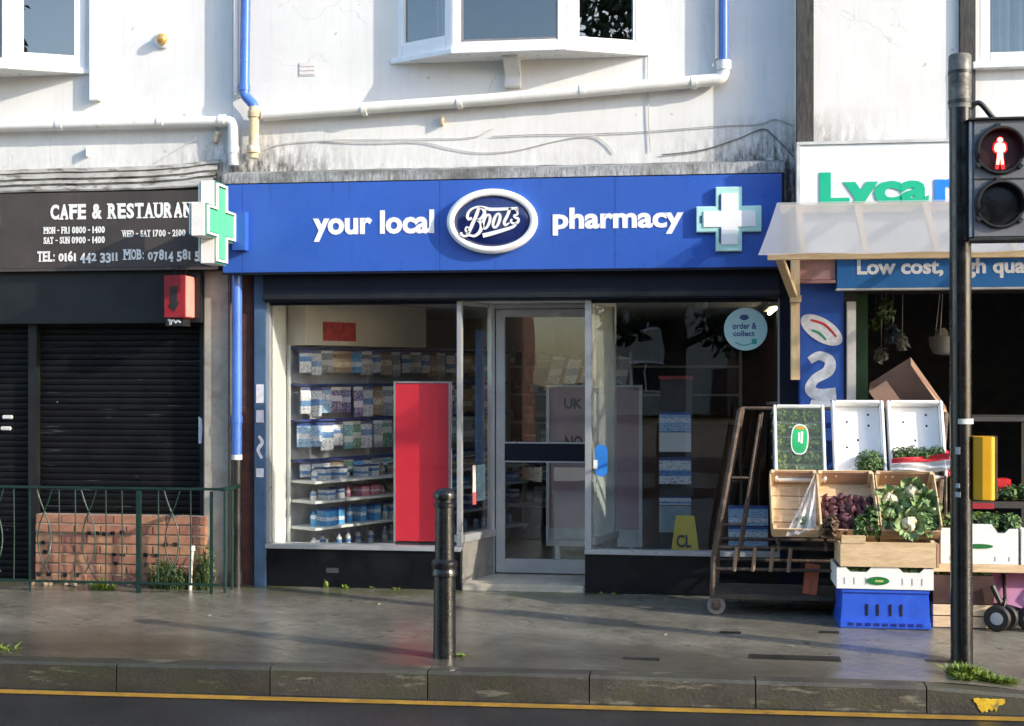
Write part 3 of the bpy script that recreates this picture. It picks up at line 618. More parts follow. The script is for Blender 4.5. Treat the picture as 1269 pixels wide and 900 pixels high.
# moulded cornice over the cafe sign: sagging, three fillets
n = 50; x0, x1 = cx0+.1, at(268, 215, -.1).x; V = []; random.seed(5)
prof = [(0.0, .185), (-.028, .178), (-.034, .150), (-.010, .146), (-.012, .136), (-.070, .130), (-.078, .092), (-.050, .088), (-.052, .074), (-.115, .066), (-.128, .040), (-.100, .034), (-.102, .022), (-.160, .014), (-.172, -.02), (-.165, -.034), (-.02, -.035)]
for i in range(n+1):
    x = x0+(x1-x0)*i/n; j = random.uniform(-.004, .004)-.012*math.sin(x*1.1)+.03*sstep(-2.9, -2.35, x)
    V += [(x, y, 3.285+z+j*(1 if z > -.02 else .5)) for y, z in prof]
m = len(prof); mb = MB(); mb.add(V, [(m*i+k, m*i+m+k, m*i+m+k+1, m*i+k+1) for i in range(n) for k in range(m-1)])
CORN = M('dirty_cornice', (.40, .39, .365), .8, var=.25, scale=5, bmp=.5, bscale=25, stain=((.09, .075, .055), 6, .50, (1, 3, 4)))
mb.build('cornice', CORN, CF, smooth=False)
mb = MB(); sx1 = at(255, 500, 0).x
mb.box(cx0, sx1, -.11, .3, at(120, 401, -.11).z, 2.60); mb.build('shutter_housing', GREYBLK, CF, bev=.006)
mb = MB(); mb.box(cx0, at(272, 300, -.1).x, -.14, .0, 2.602, 3.25); mb.build('fascia_backing', DARK, CF)
zsh = at(120, 401, -.11).z
def shutter(x0, x1, z0):
    s = MB(); s.box(x0, x1, .075, .085, z0, zsh+.1); so = s.build('roller_shutter', SHUT, CF)
    h = .0525; k = int((zsh-z0)/h)+2
    me = MB()
    pr = [(.07, .0), (.060, .003), (.056, .015), (.055, .026), (.056, .037), (.060, .048), (.07, .0505)]
    me.prismx(pr, x0+.012, x1-.012); mesh_ = me.mesh('slat', SHUT, Vector(((x0+x1)/2, 0, 0)), True)
    for i in range(k): link('slat', mesh_, so, ((x0+x1)/2, 0, z0+i*h))
    return so
zbw = at(150, 637, -.05).z
shL = shutter(cx0+.2, at(38, 500, .05).x, .05)
shR = shutter(at(48, 500, .05).x, at(250, 500, .05).x, zbw-.1)
mb = MB(); mb.box(at(37.5, 500, .04).x, at(48.5, 500, .04).x, .0, .12, .04, zsh); mb.build('shutter_post', GREYBLK, CF, bev=.004)
mb = MB(); mb.box(at(249.5, 500, .04).x, sx1, -.0, .12, .04, zsh); mb.build('shutter_post', GREYBLK, CF, bev=.004)
mb = MB(); mb.box(cx0, at(250, 500, 0).x, .12, .3, .0, 2.95); mb.build('shutter_back', DARK, CF)
mb = MB(); mb.box(sx1+.001, at(285.5, 500, -.04).x, -.06, .3, .0, 2.60); pier = mb.build('concrete_pier', CONC, CF, bev=.012)
LATCH = M('worn_white', (.6, .6, .58), .6, var=.2, scale=30)
for (px, py) in ((9, 517), (7, 531)):
    q = at(px, py, .035); mb = MB(); mb.box(q.x-.045, q.x+.045, .03, .052, q.z-.016, q.z+.016); mb.build('shutter_lock', LATCH, shL, bev=.006)
# brick dwarf wall under the shutter
bx0, bx1 = at(46, 690, -.08).x, at(253, 690, -.08).x
bwall = thing('dwarf_wall', ((bx0+bx1)/2, -.06, .04), 'low orange brick wall with small dark vent holes behind the green railing', 'wall')
mb = MB(); mb.box(bx0+.004, bx1-.004, -.105, -.004, .0, zbw-.006); mb.build('mortar', MORTAR, bwall)
Lb, Hb = .225, .0755; nco = int((zbw-.04)/Hb); random.seed(11)
bmf = MB(); bmf.box(-.1085, .1085, -.05, .05, -.0335, .0335); bme = bmf.mesh('brick', BRICK, bev=.004)
bmh = MB(); bmh.box(-.052, .052, -.05, .05, -.0335, .0335); bmeh = bmh.mesh('brick', BRICK, bev=.004)
Hb = (zbw-.045)/nco
for r in range(nco):
    x = bx0; z = .045+Hb*(r+.5)
    off = (r % 2)*Lb/2
    if off:
        link('brick', bmeh, bwall, (x+.054, -.065+random.uniform(-.004, .004), z)); x += off
    while x < bx1-.05:
        if x+Lb <= bx1+.01: link('brick', bme, bwall, (x+Lb/2, -.065+random.uniform(-.004, .004), z)); x += Lb
        else: link('brick', bmeh, bwall, (x+.054, -.065, z)); x += Lb/2
VOID = M('vent_void', (.008, .007, .006), .9, bmp=0)
for (px, py) in [(110, 661), (120, 661), (129, 662), (139, 661), (151, 660), (141, 687), (152, 688), (53, 672), (55, 684), (180, 688), (193, 688), (205, 675), (217, 675), (48, 712), (60, 712), (80, 713), (95, 713), (143, 698), (181, 700)]:
    q = at(px, py, -.12); mb = MB(); mb.box(q.x-.018, q.x+.018, -.1205, -.1, q.z-.016, q.z+.016); mb.build('vent_hole', VOID, bwall, bev=.004)
random.seed(21)
RUBS = M('rubble', (.26, .19, .14), .9, var=.3, scale=12, bmp=.5)
for i in range(11):
    x = bx0+(bx1-bx0)*(i+.3)/11+random.uniform(-.04, .04); mb = MB(); noisy_ball(mb, (x, -.2+random.uniform(-.05, .03), .06), random.uniform(.02, .045), .3, 7, 5, .7, i)
    tag(mb.build('rubble_stone', RUBS, None, (x, -.2, .05)), 'small broken brick lump lying at the foot of the orange brick wall', 'rubble', 'broken brick lumps along the orange wall')
# railing
RY = -.46
rl = thing('railing', (at(150, 730, RY).x, RY, .04), 'thin green iron railing with curled bars in front of the orange brick wall', 'railing')
rx0, rx1 = at(-40, 603, RY).x-1.2, at(272, 603, RY).x; zr = at(150, 605, RY).z
mb = MB(); mb.box(rx0, rx1, RY-.014, RY+.014, zr-.010, zr+.010); mb.build('top_rail', GREEN, rl, bev=.003)
mb = MB(); mb.box(rx0, rx1, RY-.012, RY+.012, .11, .128); mb.build('bottom_rail', GREEN, rl, bev=.003)
for px, w in ((172, .019), (37, .008), (262, .012), (-150, .019)):
    x = at(px, 660, RY).x; mb = MB(); mb.box(x-w, x+w, RY-w*.8, RY+w*.8, .0, zr-.017); mb.build('post', GREEN, rl, bev=.004)
for px in (17, 73, 93, 131, 151, 196, 236, -20, -45, -95, -120):
    x = at(px, 660, RY).x; mb = MB(); mb.tube([(x, RY, .12), (x+.004, RY, .5), (x, RY, zr-.01)], .0055, 6); mb.build('bar', GREEN, rl)
CURL = M('flaked_green', (.03, .06, .05), .5, var=.3, scale=25, stain=((.30, .30, .27), 14, .56))
for px in (-5, 55, 110, 213, -70):
    x = at(px, 660, RY).x
    for s in (-1, 1):
        p = smooth_path([(x+s*.065, RY, zr-.012), (x+s*.03, RY, zr-.12), (x-s*.035, RY, zr-.28), (x-s*.055, RY, zr-.42), (x-s*.03, RY, zr-.56), (x+s*.04, RY, zr-.68)], 5)
        mb = MB(); mb.tube(p, .0055, 6); mb.build('curled_bar', CURL if s < 0 else GREEN, rl, smooth=True)
# return panel of the railing to the pier
x = at(274, 660, RY).x
for (yy, w, m_) in ((-.40, .012, GREEN), (-.24, .012, GREEN), (-.10, .014, CURL)):
    mb = MB(); mb.tube([(x+.01, yy, .03), (x+.01, yy, zr)], w, 8); mb.build('post', m_, rl)
mb = MB(); mb.box(x-.01, x+.03, RY, -.07, zr-.016, zr+.012); mb.build('top_rail', GREEN, rl)
q = at(237, 700, -.3)
mb = MB(); mb.tube([(q.x-.01, -.3, .03), (q.x, -.3, .25), (q.x+.01, -.3, .36)], [.016, .015, .017], 8); mb.tube([(q.x+.01, -.3, .36), (q.x+.012, -.3, .40)], [.026, .022], 8)
tag(mb.build('stub_pipe', M('bone_pipe', (.55, .52, .45), .6, var=.15), None, (q.x, -.3, .04), smooth=True), 'short cream stub pipe standing in weeds before the brick wall', 'pipe')

# ---------------------------------------------------------------- signs on the cafe side
cs = thing('cafe_sign', (at(130, 330, -.15).x, -.15, 2.6), 'dark brown cafe and restaurant fascia board with white serif lettering', 'sign')
xr = at(271, 290, -.16).x
mb = MB(); mb.box(-7.2, xr, -.17, -.142, 2.62, 3.235); mb.build('board', BROWNS, cs, bev=.003)
mb = MB(); mb.box(-7.2, xr, -.185, -.142, 2.596, 2.618); mb.build('board_edge', M('edge_brown', (.06, .05, .043), .5, stain=((.16, .13, .10), 12, .55, (6, 6, 1))), cs)
SER = {'A': ((.10, 'b'), (.90, 'b')), 'F': ((.16, 'b'), (.16, 't')), 'E': ((.16, 'b'), (.16, 't')), 'R': ((.16, 'b'), (.16, 't'), (.88, 'b')), 'T': ((.5, 'b'),), 'U': ((.16, 't'), (.84, 't')),
       'N': ((.16, 't'), (.16, 'b'), (.84, 't')), 'M': ((.14, 'b'), (.86, 'b'), (.14, 't'), (.86, 't')), 'L': ((.18, 'b'), (.18, 't')), 'B': ((.16, 'b'), (.16, 't')), 'I': ((.5, 'b'), (.5, 't')), 'D': ((.16, 'b'), (.16, 't')), 'W': ((.06, 't'), (.94, 't')), '1': ((.72, 'b'),), '4': ((.72, 'b'),), '7': ()}
def serif_text(body, px0, px1, py0, py1, Y, bold, adv_space=.5):
    """upper-case slab-serif line: each letter scaled in its own cell, with slabs at its stem ends"""
    W_ = {'M': 1.25, 'W': 1.3, 'I': .55, '1': .6, ':': .4, ' ': adv_space, '-': .6, 'E': .85, 'F': .82, 'L': .82, 'S': .78, '&': 1.05}
    tot = sum(W_.get(c, .92) for c in body)
    X0, X1, Z0, Z1 = box_at(px0, px1, py0, py1, Y); u = (X1-X0)/tot; mb = MB(); x = X0; H = Z1-Z0
    for c in body:
        w = W_.get(c, .92)*u
        if c == ' ': x += w; continue
        zz0, zz1, a, b = Z0, Z1, x+w*.05, x+w*.95
        if c == '-': zz0, zz1 = Z0+H*.40, Z0+H*.56
        if c == ':': zz1 = Z0+H*.7; a, b = x+w*.3, x+w*.7
        if c == 'I': a, b = x+w*.3, x+w*.72
        if c == '1': a, b = x+w*.22, x+w*.68
        if c in '0123' and py1-py0 > 12: zz1 = Z0+H*(.78 if c in '012' else .80)
        if c in '3457' and py1-py0 > 12: zz0 = Z0-H*.18; zz1 = Z0+H*.78
        lettering(mb, c, a, b, zz0, zz1, Y, bold)
        for fx, e in SER.get(c, ()):
            xc = a+(b-a)*fx; sw = min(w*.26, .026); z = zz0 if e == 'b' else zz1-H*.085
            mb.box(xc-sw, xc+sw, Y-.0034, Y, z, z+H*.085)
        x += w
    return mb
LETW = M('cafe_letter_white', (.78, .77, .74), .5, var=.1, bmp=0)
YS = -.1715
for body, a, b, c, d, bo in (('CAFE & RESTAURANT', 62, 251, 252, 271, .042), ('MON - FRI 0800 - 1400', 54, 130, 281, 289.5, .034), ('SAT - SUN 0900 - 1400', 54, 130, 293.5, 302, .034),
                             ('WED - SAT 1700 - 2100', 151, 230, 285, 293.5, .034), ('TEL: 0161 442 3311', 46, 147, 311, 324, .034), ('MOB:', 153, 179, 309, 322, .034), ('07814 581 527', 183, 262, 309, 322, .034)):
    serif_text(body, a, b, c, d, YS, bo).build('lettering', LETW, cs)
# projecting green pharmacy cross
gx = at(262, 278, -.62).x; gy = -.58; gz = at(268, 277, -.6).z
gc = thing('cross_sign', (gx, gy, gz), 'projecting green pharmacy cross sign with white edges beside the cafe board', 'sign')
def cross_yz(cy, cz, r, a): return [(cy-a, cz-r), (cy+a, cz-r), (cy+a, cz-a), (cy+r, cz-a), (cy+r, cz+a), (cy+a, cz+a), (cy+a, cz+r), (cy-a, cz+r), (cy-a, cz+a), (cy-r, cz+a), (cy-r, cz-a), (cy-a, cz-a)]
EDGEW = M('cross_edge_white', (.74, .72, .68), .5, var=.06, bmp=.05)
rr, aa = .315, .125
mb = MB(); mb.prismx(cross_yz(gy, gz, rr, aa), gx-.055, gx+.055); mb.build('cross_body', EDGEW, gc, bev=.004)
CG = M('cross_green', (.085, .44, .22), .35, var=.06, bmp=0); CT = M('cross_teal', (.03, .16, .12), .4, var=.1, bmp=0)
for s in (1, -1):
    mb = MB(); mb.prismx(cross_yz(gy, gz, rr-.003, aa-.003), gx+s*.0555, gx+s*.060); mb.build('cross_rim_base', CT, gc)
    mb = MB(); mb.prismx(cross_yz(gy, gz, rr-.045, aa-.040), gx+s*.0605, gx+s*.066); mb.build('cross_face', CG, gc)
    o_ = cross_yz(gy, gz, rr-.018, aa-.016); i_ = cross_yz(gy, gz, rr-.034, aa-.030); mb = MB()
    V = [(gx+s*.0605, y, z) for y, z in o_]+[(gx+s*.0605, y, z) for y, z in i_]+[(gx+s*.078, y, z) for y, z in o_]+[(gx+s*.078, y, z) for y, z in i_]
    F = []
    for k in range(12):
        j = (k+1) % 12; F += [(k, j, 12+j, 12+k), (24+k, 24+j, 36+j, 36+k), (k, j, 24+j, 24+k), (12+k, 12+j, 36+j, 36+k)]
    mb.add(V, F); mb.build('cross_rim', WHITEP, gc)
mb = MB(); mb.box(gx-.05, gx+.05, gy+rr, -.21, gz-.05, gz+.05); mb.build('mounting_arm', EDGEW, gc, bev=.004)
# red alarm box
Y0 = -.30; ax0, ax1, az0, az1 = box_at(203, 229, 341, 394, Y0)
al = thing('alarm_box', ((ax0+ax1)/2, -.2, az0), 'red boxed lamp sign with a black mark under the cafe board', 'alarm box')
mb = MB(); mb.box(ax0, ax1, Y0, -.113, az0, az1); mb.build('case', M('alarm_red', (.24, .012, .018), .4, var=.08, bmp=.03), al, bev=.006)
mb = MB(); mb.box(ax1+.0005, ax1+.008, Y0+.01, -.115, az0+.01, az1-.006); mb.build('side_cover', M('alarm_pink', (.62, .26, .22), .45, var=.08), al)
mb = MB(); P = lambda a, b: (at(a, b, Y0).x, at(a, b, Y0).z)
mb.prism([P(211, 355), P(219.5, 355), P(219.5, 374), P(222, 375), P(216, 386), P(208.5, 379), P(211.5, 376)][::-1], Y0-.0045, Y0-.0006); mb.build('black_mark', SIGK, al)
mb = MB(); x0_, x1_, z0_, z1_ = box_at(205, 227, 396, 404, -.27); mb.box(x0_, x1_, -.265, -.12, z0_, az0-.001); mb.build('name_plate', SIGK, al)
mb = MB(); zz_ = (z0_+az0)/2; ribbon(mb, [(x0_+.02, zz_+.012), (x0_+.035, zz_+.018), (x0_+.04, zz_-.02), (x0_+.05, zz_+.008), (x0_+.07, zz_+.012), (x0_+.085, zz_-.004), (x0_+.10, zz_+.012), (x0_+.125, zz_-.004)], [.014, .016, .012], -.2685, -.2655, 4); mb.build('white_scrawl', WHITEP, al)
for k, (dx) in enumerate((-.03, .0, .035)):
    mb = MB(); xx = (ax0+ax1)/2+dx; mb.tube(smooth_path([(xx, -.15, az1), (xx+.02*(k-1), -.2, az1+.06), (xx-.015, -.19, az1+.09)], 4), .004, 5); mb.build('wire', SIGK, al)
# poster scraps on the pier edge and blue post
STK = M('sticker_white', (.62, .62, .66), .5, var=.15, scale=20, bmp=0)
q = at(249, 533, -.005)
mb = MB(); mb.prism([(q.x-.02, q.z-.11), (q.x+.005, q.z-.11), (q.x+.012, q.z+.02), (q.x+.008, q.z+.09), (q.x-.02, q.z+.11)], -.006, -.0015)
tag(mb.build('paper_scrap', STK, None, (q.x, -.005, q.z)), 'torn pale notice stuck on the shutter edge by the concrete pier', 'sticker')
for py, h in ((480, .075), (508, .05), (548, .07), (578, .035)):
    q = at(322, py+8, -.052); mb = MB(); mb.box(q.x-.031, q.x+.031, -.054, -.0505, q.z-h, q.z+h)
    if py == 548: mb = MB(); ribbon(mb, [(q.x-.01, q.z+.1), (q.x+.02, q.z+.05), (q.x-.015, q.z-.01), (q.x+.018, q.z-.08)], [.02, .03, .02], -.054, -.0505)
    mb.build('white_notice', STK, bpst)

# ---------------------------------------------------------------- pharmacy sign
FY = -.20
ps = thing('pharmacy_sign', (0, FY, 2.57), 'long royal blue pharmacy fascia with white words, oval badge and pale cross', 'sign')
fx0, fx1 = at(276, 290, FY).x, at(969, 275, FY).x; fz0, fz1 = 2.566, 3.268
cuts = [fx0, at(300, 290, FY).x, at(545, 280, FY).x, at(762, 280, FY).x, fx1]
for i in range(4):
    mb = MB(); mb.box(cuts[i]+.0008, cuts[i+1]-.0008, FY, FY+.028, fz0, fz1); mb.build('panel', BLUE, ps, bev=.0015)
mb = MB(); mb.box(fx0, fx1, FY-.006, FY+.03, fz0-.018, fz0-.001); mb.build('panel_edge', NAVY, ps)
mb = MB(); mb.box(at(287, 300, -.3).x, at(303, 300, -.3).x, FY-.09, FY-.001, at(295, 310, -.3).z, at(295, 262, -.3).z); mb.build('side_box', BLUE, ps, bev=.003)
for body, a, b, c, d in (('your local', 388, 538, 261, 299), ('pharmacy', 685, 847, 256.5, 291)):
    x0, x1, z0, z1 = box_at(a, b, c, d, FY); mb = MB(); lettering(mb, body, x0, x1, z0, z1, FY-.0006, .036, .004); mb.build('lettering', WHITEP, ps)
ec = at(610.5, 275, FY); ex = (at(666, 275, FY).x-at(554.5, 275, FY).x)/2; ez = (at(610, 236, FY).z-at(610, 316, FY).z)/2
def ell_ring(mb, c, secs, n=56):
    V = [(c.x+math.cos(2*math.pi*k/n)*a, y, c.z+math.sin(2*math.pi*k/n)*b) for a, b, y in secs for k in range(n)]
    mb.add(V, [(i*n+k, i*n+(k+1) % n, (i+1)*n+(k+1) % n, (i+1)*n+k) for i in range(len(secs)-1) for k in range(n)]); return n
mb = MB(); t_ = .05
ell_ring(mb, ec, [(ex, ez, FY-.001), (ex, ez, FY-.045), (ex-.015, ez-.015, FY-.062), (ex-.03, ez-.03, FY-.066), (ex-t_, ez-t_, FY-.058), (ex-t_-.008, ez-t_-.008, FY-.03)])
bd = mb.build('oval_badge', WHITEP, ps, smooth=True)
mb = MB(); e2, z2 = ex-t_-.004, ez-t_-.004
ell_ring(mb, ec, [(e2, z2, FY-.031)]+[(e2*math.cos(R(a)), z2*math.cos(R(a)), FY-.031-.03*math.sin(R(a))) for a in (12, 30, 50, 70, 89.5)]); mb.build('badge_face', BADGE, bd, smooth=True)
mb = MB(); Q = lambda x, y: (at(545+x/9.4, 230+y/9.4, FY-.06).x, at(545+x/9.4, 230+y/9.4, FY-.06).z)
ya, yb = FY-.0665, FY-.059; u = 1/9.4/160.0
def st(pts, ws, k=6): ribbon(mb, [Q(*p) for p in pts], [w*u for w in ws], ya, yb, k)
st([(375, 378), (338, 392), (322, 350), (352, 292), (410, 258), (470, 250), (530, 262), (600, 278), (760, 274), (908, 264)], [26, 34, 32, 26, 24, 26, 34, 38, 34, 26])
st([(905, 266), (898, 290), (880, 285)], [22, 20])
st([(455, 262), (425, 350), (385, 440), (345, 530), (318, 572)], [34, 40, 40, 38, 30])
st([(465, 258), (512, 282), (520, 330), (478, 385), (425, 408)], [22, 36, 40, 30, 20])
st([(425, 402), (472, 425), (488, 480), (462, 545), (405, 588), (345, 580), (290, 590), (255, 572), (250, 545)], [20, 38, 44, 38, 30, 26, 26, 30, 26])
st([(345, 500), (318, 485), (300, 515), (320, 548), (345, 530)], [18, 20, 18])
for (ox, oy, rx, ry) in ((545, 422, 36, 82), (662, 410, 34, 82)):
    st([(ox+rx*math.cos(2*math.pi*k/10)-.28*ry*math.sin(2*math.pi*k/10)*-1, oy-ry*math.sin(2*math.pi*k/10)) for k in range(11)], [36, 22, 36, 22, 36], 4)
st([(822, 262), (790, 345), (752, 425), (765, 462), (812, 435)], [32, 34, 34, 26, 18])
st([(900, 285), (905, 335), (868, 352), (880, 375), (915, 388), (905, 432), (858, 442), (828, 420), (842, 392)], [20, 22, 26, 26, 30, 26, 24, 22])
st([(502, 585), (640, 550), (845, 485), (890, 440)], [52, 46, 34, 22])
mb.build('badge_script', WHITEP, bd)
# pale box cross on the fascia
def cross_xz(c, w, a): return [(c[0]-a, c[1]-w), (c[0]+a, c[1]-w), (c[0]+a, c[1]-a), (c[0]+w, c[1]-a), (c[0]+w, c[1]+a), (c[0]+a, c[1]+a), (c[0]+a, c[1]+w), (c[0]-a, c[1]+w), (c[0]-a, c[1]+a), (c[0]-w, c[1]+a), (c[0]-w, c[1]-a), (c[0]-a, c[1]-a)]
q = at(903, 271.5, FY-.035); cc = (q.x, q.z); cw = .243; ca = .098
mb = MB(); mb.prism(cross_xz(cc, cw, ca), FY-.035, FY-.001); pc = mb.build('box_cross', M('pale_teal', (.55, .75, .72), .4, var=.04, bmp=0), ps, bev=.003)
mb = MB(); mb.prism(cross_xz(cc, cw-.006, ca-.006), FY-.039, FY-.0355); mb.build('cross_edge', M('mint', (.42, .70, .66), .4, var=.04, bmp=0), pc)
mb = MB(); mb.prism(cross_xz((cc[0]+.006, cc[1]), cw-.050, ca-.038), FY-.046, FY-.0395); mb.build('cross_face', WHITEP, pc)
for z_, w_ in ((cc[1], .032), (cc[1]+.125, .03), (cc[1]-.125, .03)):
    xo = cc[0]-(cw-.045 if z_ == cc[1] else ca-.04); h_ = .028 if z_ == cc[1] else .055
    mb = MB(); mb.box(xo-.012, xo-.002, FY-.0435, FY-.0395, z_-h_, z_+h_); mb.build('cross_slot', BADGE, pc)

# ---------------------------------------------------------------- pipes and fixtures on the walls
def elbow(a, b, c, r, k=5):
    a, b, c = Vector(a), Vector(b), Vector(c); p = b+(a-b).normalized()*r; q = b+(c-b).normalized()*r
    return [(1-t)**2*p+2*t*(1-t)*b+t*t*q for t in [i/k for i in range(k+1)]]
def pipe(mb, pts, r, rad=.06, n=14):
    P = [Vector(p) for p in pts]; path = [P[0]]
    for i in range(1, len(P)-1): path += elbow(P[i-1], P[i], P[i+1], rad)
    path.append(P[-1]); mb.tube(path, r, n)
YP = -.07
def collar(parent, p, d, r, mat, ln=.05):
    d = Vector(d).normalized(); mb = MB(); mb.tube([Vector(p)-d*ln/2, Vector(p)+d*ln/2], r, 14); mb.build('pipe_collar', mat, parent, smooth=True)
# white waste pipe on the cafe wall
a = at(-60, 148, YP); b = at(289, 150, YP); c = at(290, 205, YP); a.z = b.z+.012
t = thing('waste_pipe', tuple(c), 'white waste pipe running along the cafe wall and elbowing down beside the blue downpipe', 'pipe')
mb = MB(); pipe(mb, [a-Vector((2.5, 0, 0)), b, c], .043); mb.build('pipe', PIPEW, t, smooth=True)
for px in (75, 200): collar(t, (at(px, 148, YP).x, YP, b.z+.008), (1, 0, 0), .05, PIPEW)
collar(t, (b.x-.09, YP, b.z+.004), (1, 0, 0), .05, PIPEW); collar(t, (c.x, YP, c.z+.12), (0, 0, 1), .05, PIPEW)
# long white waste pipe under the bay, rising to the elbow
a = at(327, 143, YP); b = at(897, 98, YP); c = at(897, 78, YP)
t = thing('waste_pipe', tuple(a), 'white waste pipe sloping up under the bay window to a blue downpipe', 'pipe')
mb = MB(); pipe(mb, [a, at(600, 124, YP), b, c], .047, .07); mb.build('pipe', PIPEW, t, smooth=True)
for px, py in ((452, 136), (570, 127), (722, 113), (860, 102)):
    q = at(px, py, YP); collar(t, q, (b-a), .053, PIPEW, .04)
collar(t, c-Vector((0, 0, .02)), (0, 0, 1), .056, PIPEW, .07)
t = thing('downpipe', tuple(at(897, 76, YP)), 'blue downpipe dropping into the white elbow right of the bay window', 'pipe')
q = at(897, 76, YP); mb = MB(); mb.tube([q, Vector((q.x, YP, ZTOP))], .036, 14); mb.build('pipe', PIPEB, t, smooth=True)
mb = MB(); mb.box(q.x-.065, q.x-.045, -.08, .005, q.z+.02, ZTOP); mb.build('backing_strip', WALL, t)
# blue downpipe at the party line, swan-neck, cream stub
a = at(306, 0, YP-.02); b = at(303, 118, YP-.02); c = at(315, 131, YP-.02); d = at(314, 196, YP-.02); a.x = b.x+.01
t = thing('downpipe', tuple(d), 'blue downpipe with swan neck ending in a flaking cream stub above the pharmacy sign', 'pipe')
mb = MB(); pipe(mb, [(a.x+.02, a.y, ZTOP), b, c, c-Vector((0, 0, .05))], .040, .03); mb.build('pipe', PIPEB, t, smooth=True)
mb = MB(); mb.tube([c-Vector((0, 0, .01)), d], [.043, .040], 12); mb.build('cream_stub', PIPEC, t, smooth=True)
collar(t, c-Vector((0, 0, .07)), (0, 0, 1), .052, PIPEC, .05); collar(t, d+Vector((0, 0, .07)), (0, 0, 1), .052, PIPEC, .06); collar(t, b+Vector((0, 0, .06)), (0, 0, 1), .047, PIPEB, .05)
mb = MB(); mb.box(b.x-.085, b.x-.055, -.10, .003, b.z+.0, ZTOP); mb.build('backing_strip', WALL, t)
# ground-floor blue and black downpipe
YD = -.10; x = at(293.5, 450, YD).x
t = thing('downpipe', (x, YD, .03), 'blue downpipe turning black near the pavement between the cafe pier and brick pier', 'pipe')
zc = at(293, 562, YD).z
mb = MB(); mb.tube([(x, YD, zc-.02), (x, YD, 2.6)], .042, 14); mb.build('pipe', PIPEB, t, smooth=True)
mb = MB(); mb.tube([(x, YD, .0), (x, YD, zc-.045)], .039, 14); mb.build('lower_pipe', PIPEK, t, smooth=True)
collar(t, (x, YD, at(293, 520, YD).z), (0, 0, 1), .048, PIPEB, .06); collar(t, (x, YD, zc-.03), (0, 0, 1), .044, LATCH, .04); collar(t, (x, YD, .12), (0, 0, 1), .046, PIPEK, .1)
# brass-domed wall vent
q = at(203, 50, 0)
t = thing('wall_lamp', (q.x, 0, q.z), 'small brass dome fitting in a white ring on the wall above the cafe', 'wall fitting')
mb = MB(); mb.lathe([(.070, -.002), (.070, .012), (.062, .018), (.04, .022)], (q.x, 0, q.z), 20, 'y'); mb.build('ring', UPVC, t, smooth=True)
mb = MB(); mb.lathe([(.040, .02), (.046, .03), (.046, .045), (.040, .062), (.024, .074), (.006, .078)], (q.x, 0, q.z), 20, 'y'); mb.build('dome', M('brass', (.55, .34, .11), .4, .5, var=.15), t, smooth=True)
# thin cables and brackets along the render
CAB = M('cable_grey', (.36, .355, .345), .6, bmp=0); CABP = M('cable_painted', (.58, .575, .56), .7, bmp=0)
def cable(pts, r, mat, label):
    P = smooth_path([at(px, py, -.012) for px, py in pts], 6); mb = MB(); mb.tube(P, r, 6); return tag(mb.build('cable', mat, None, tuple(P[0]), smooth=True), label, 'cable')
cable([(330, 185), (352, 178), (420, 173), (520, 172), (585, 170), (605, 162), (612, 159)], .0035, CABP, 'thin painted cable curving up to a nail left of the bay bracket')
cable([(610, 169), (660, 167), (730, 166), (800, 163), (880, 157), (940, 154), (960, 148), (984, 156)], .0035, CAB, 'thin grey cable strung level across the wall under the sloping white pipe')
cable([(400, 175), (460, 177), (520, 176), (560, 184), (595, 189), (640, 186), (700, 172), (735, 169), (752, 178), (762, 190)], .004, CABP, 'thin painted cable drooping along the wall just over the pharmacy sign')
cable([(803, 64), (803, 110), (804, 150), (806, 188)], .0035, CAB, 'thin grey cable dropping straight from the right end of the bay window')
cable([(820, 192), (870, 186), (915, 172), (945, 160), (958, 168), (972, 182), (983, 194)], .0045, M('cable_dark', (.10, .098, .095), .6, bmp=0), 'dark cable looping over the dirty corner beside the dark timber')
cable([(195, 200), (225, 182), (243, 172)], .0035, CABP, 'short painted cable running up to the white elbow over the cafe')
random.seed(9)
for (px, py, w, h, col) in ((268, 170, .035, .09, PIPEC), (548, 150, .022, .07, PIPEC), (108, 188, .012, .08, CABP), (1, 1, 0, 0, None)):
    if not w: continue
    q = at(px, py, -.03); mb = MB(); mb.T = Matrix.Translation(q) @ Matrix.Rotation(R(18 if px == 268 else 3), 4, 'Y'); mb.box(-w/2, w/2, -.02, .035, -h/2, h/2)
    tag(mb.build('wall_bracket', col, None, tuple(q), bev=.004), {268: 'tilted flaking cream bracket on the wall under the cafe waste pipe', 548: 'rust-stained bracket stub on the wall below the long sloping pipe', 108: 'thin pale bracket on the wall over the cafe cornice'}[px], 'bracket')
q = at(381, 86, 0); mb = MB(); mb.box(q.x-.07, q.x+.07, -.004, .01, q.z-.055, q.z+.055)
for i in range(3): mb.box(q.x-.062, q.x+.062, -.008, -.0045, q.z-.045+i*.033, q.z-.025+i*.033)
mb.build('air_brick', M('painted_airbrick', (.66, .62, .60), .85, var=.1), PH)

def gp(px, py, z=0.0):
    c, s = math.cos(YAW), math.sin(YAW); u = (px-634.5)/FPX; t = FPX*(EYE-z)/(py-465)
    return Vector((CAMX+(-s+c*u)*t, CAMY+(c+s*u)*t, z))
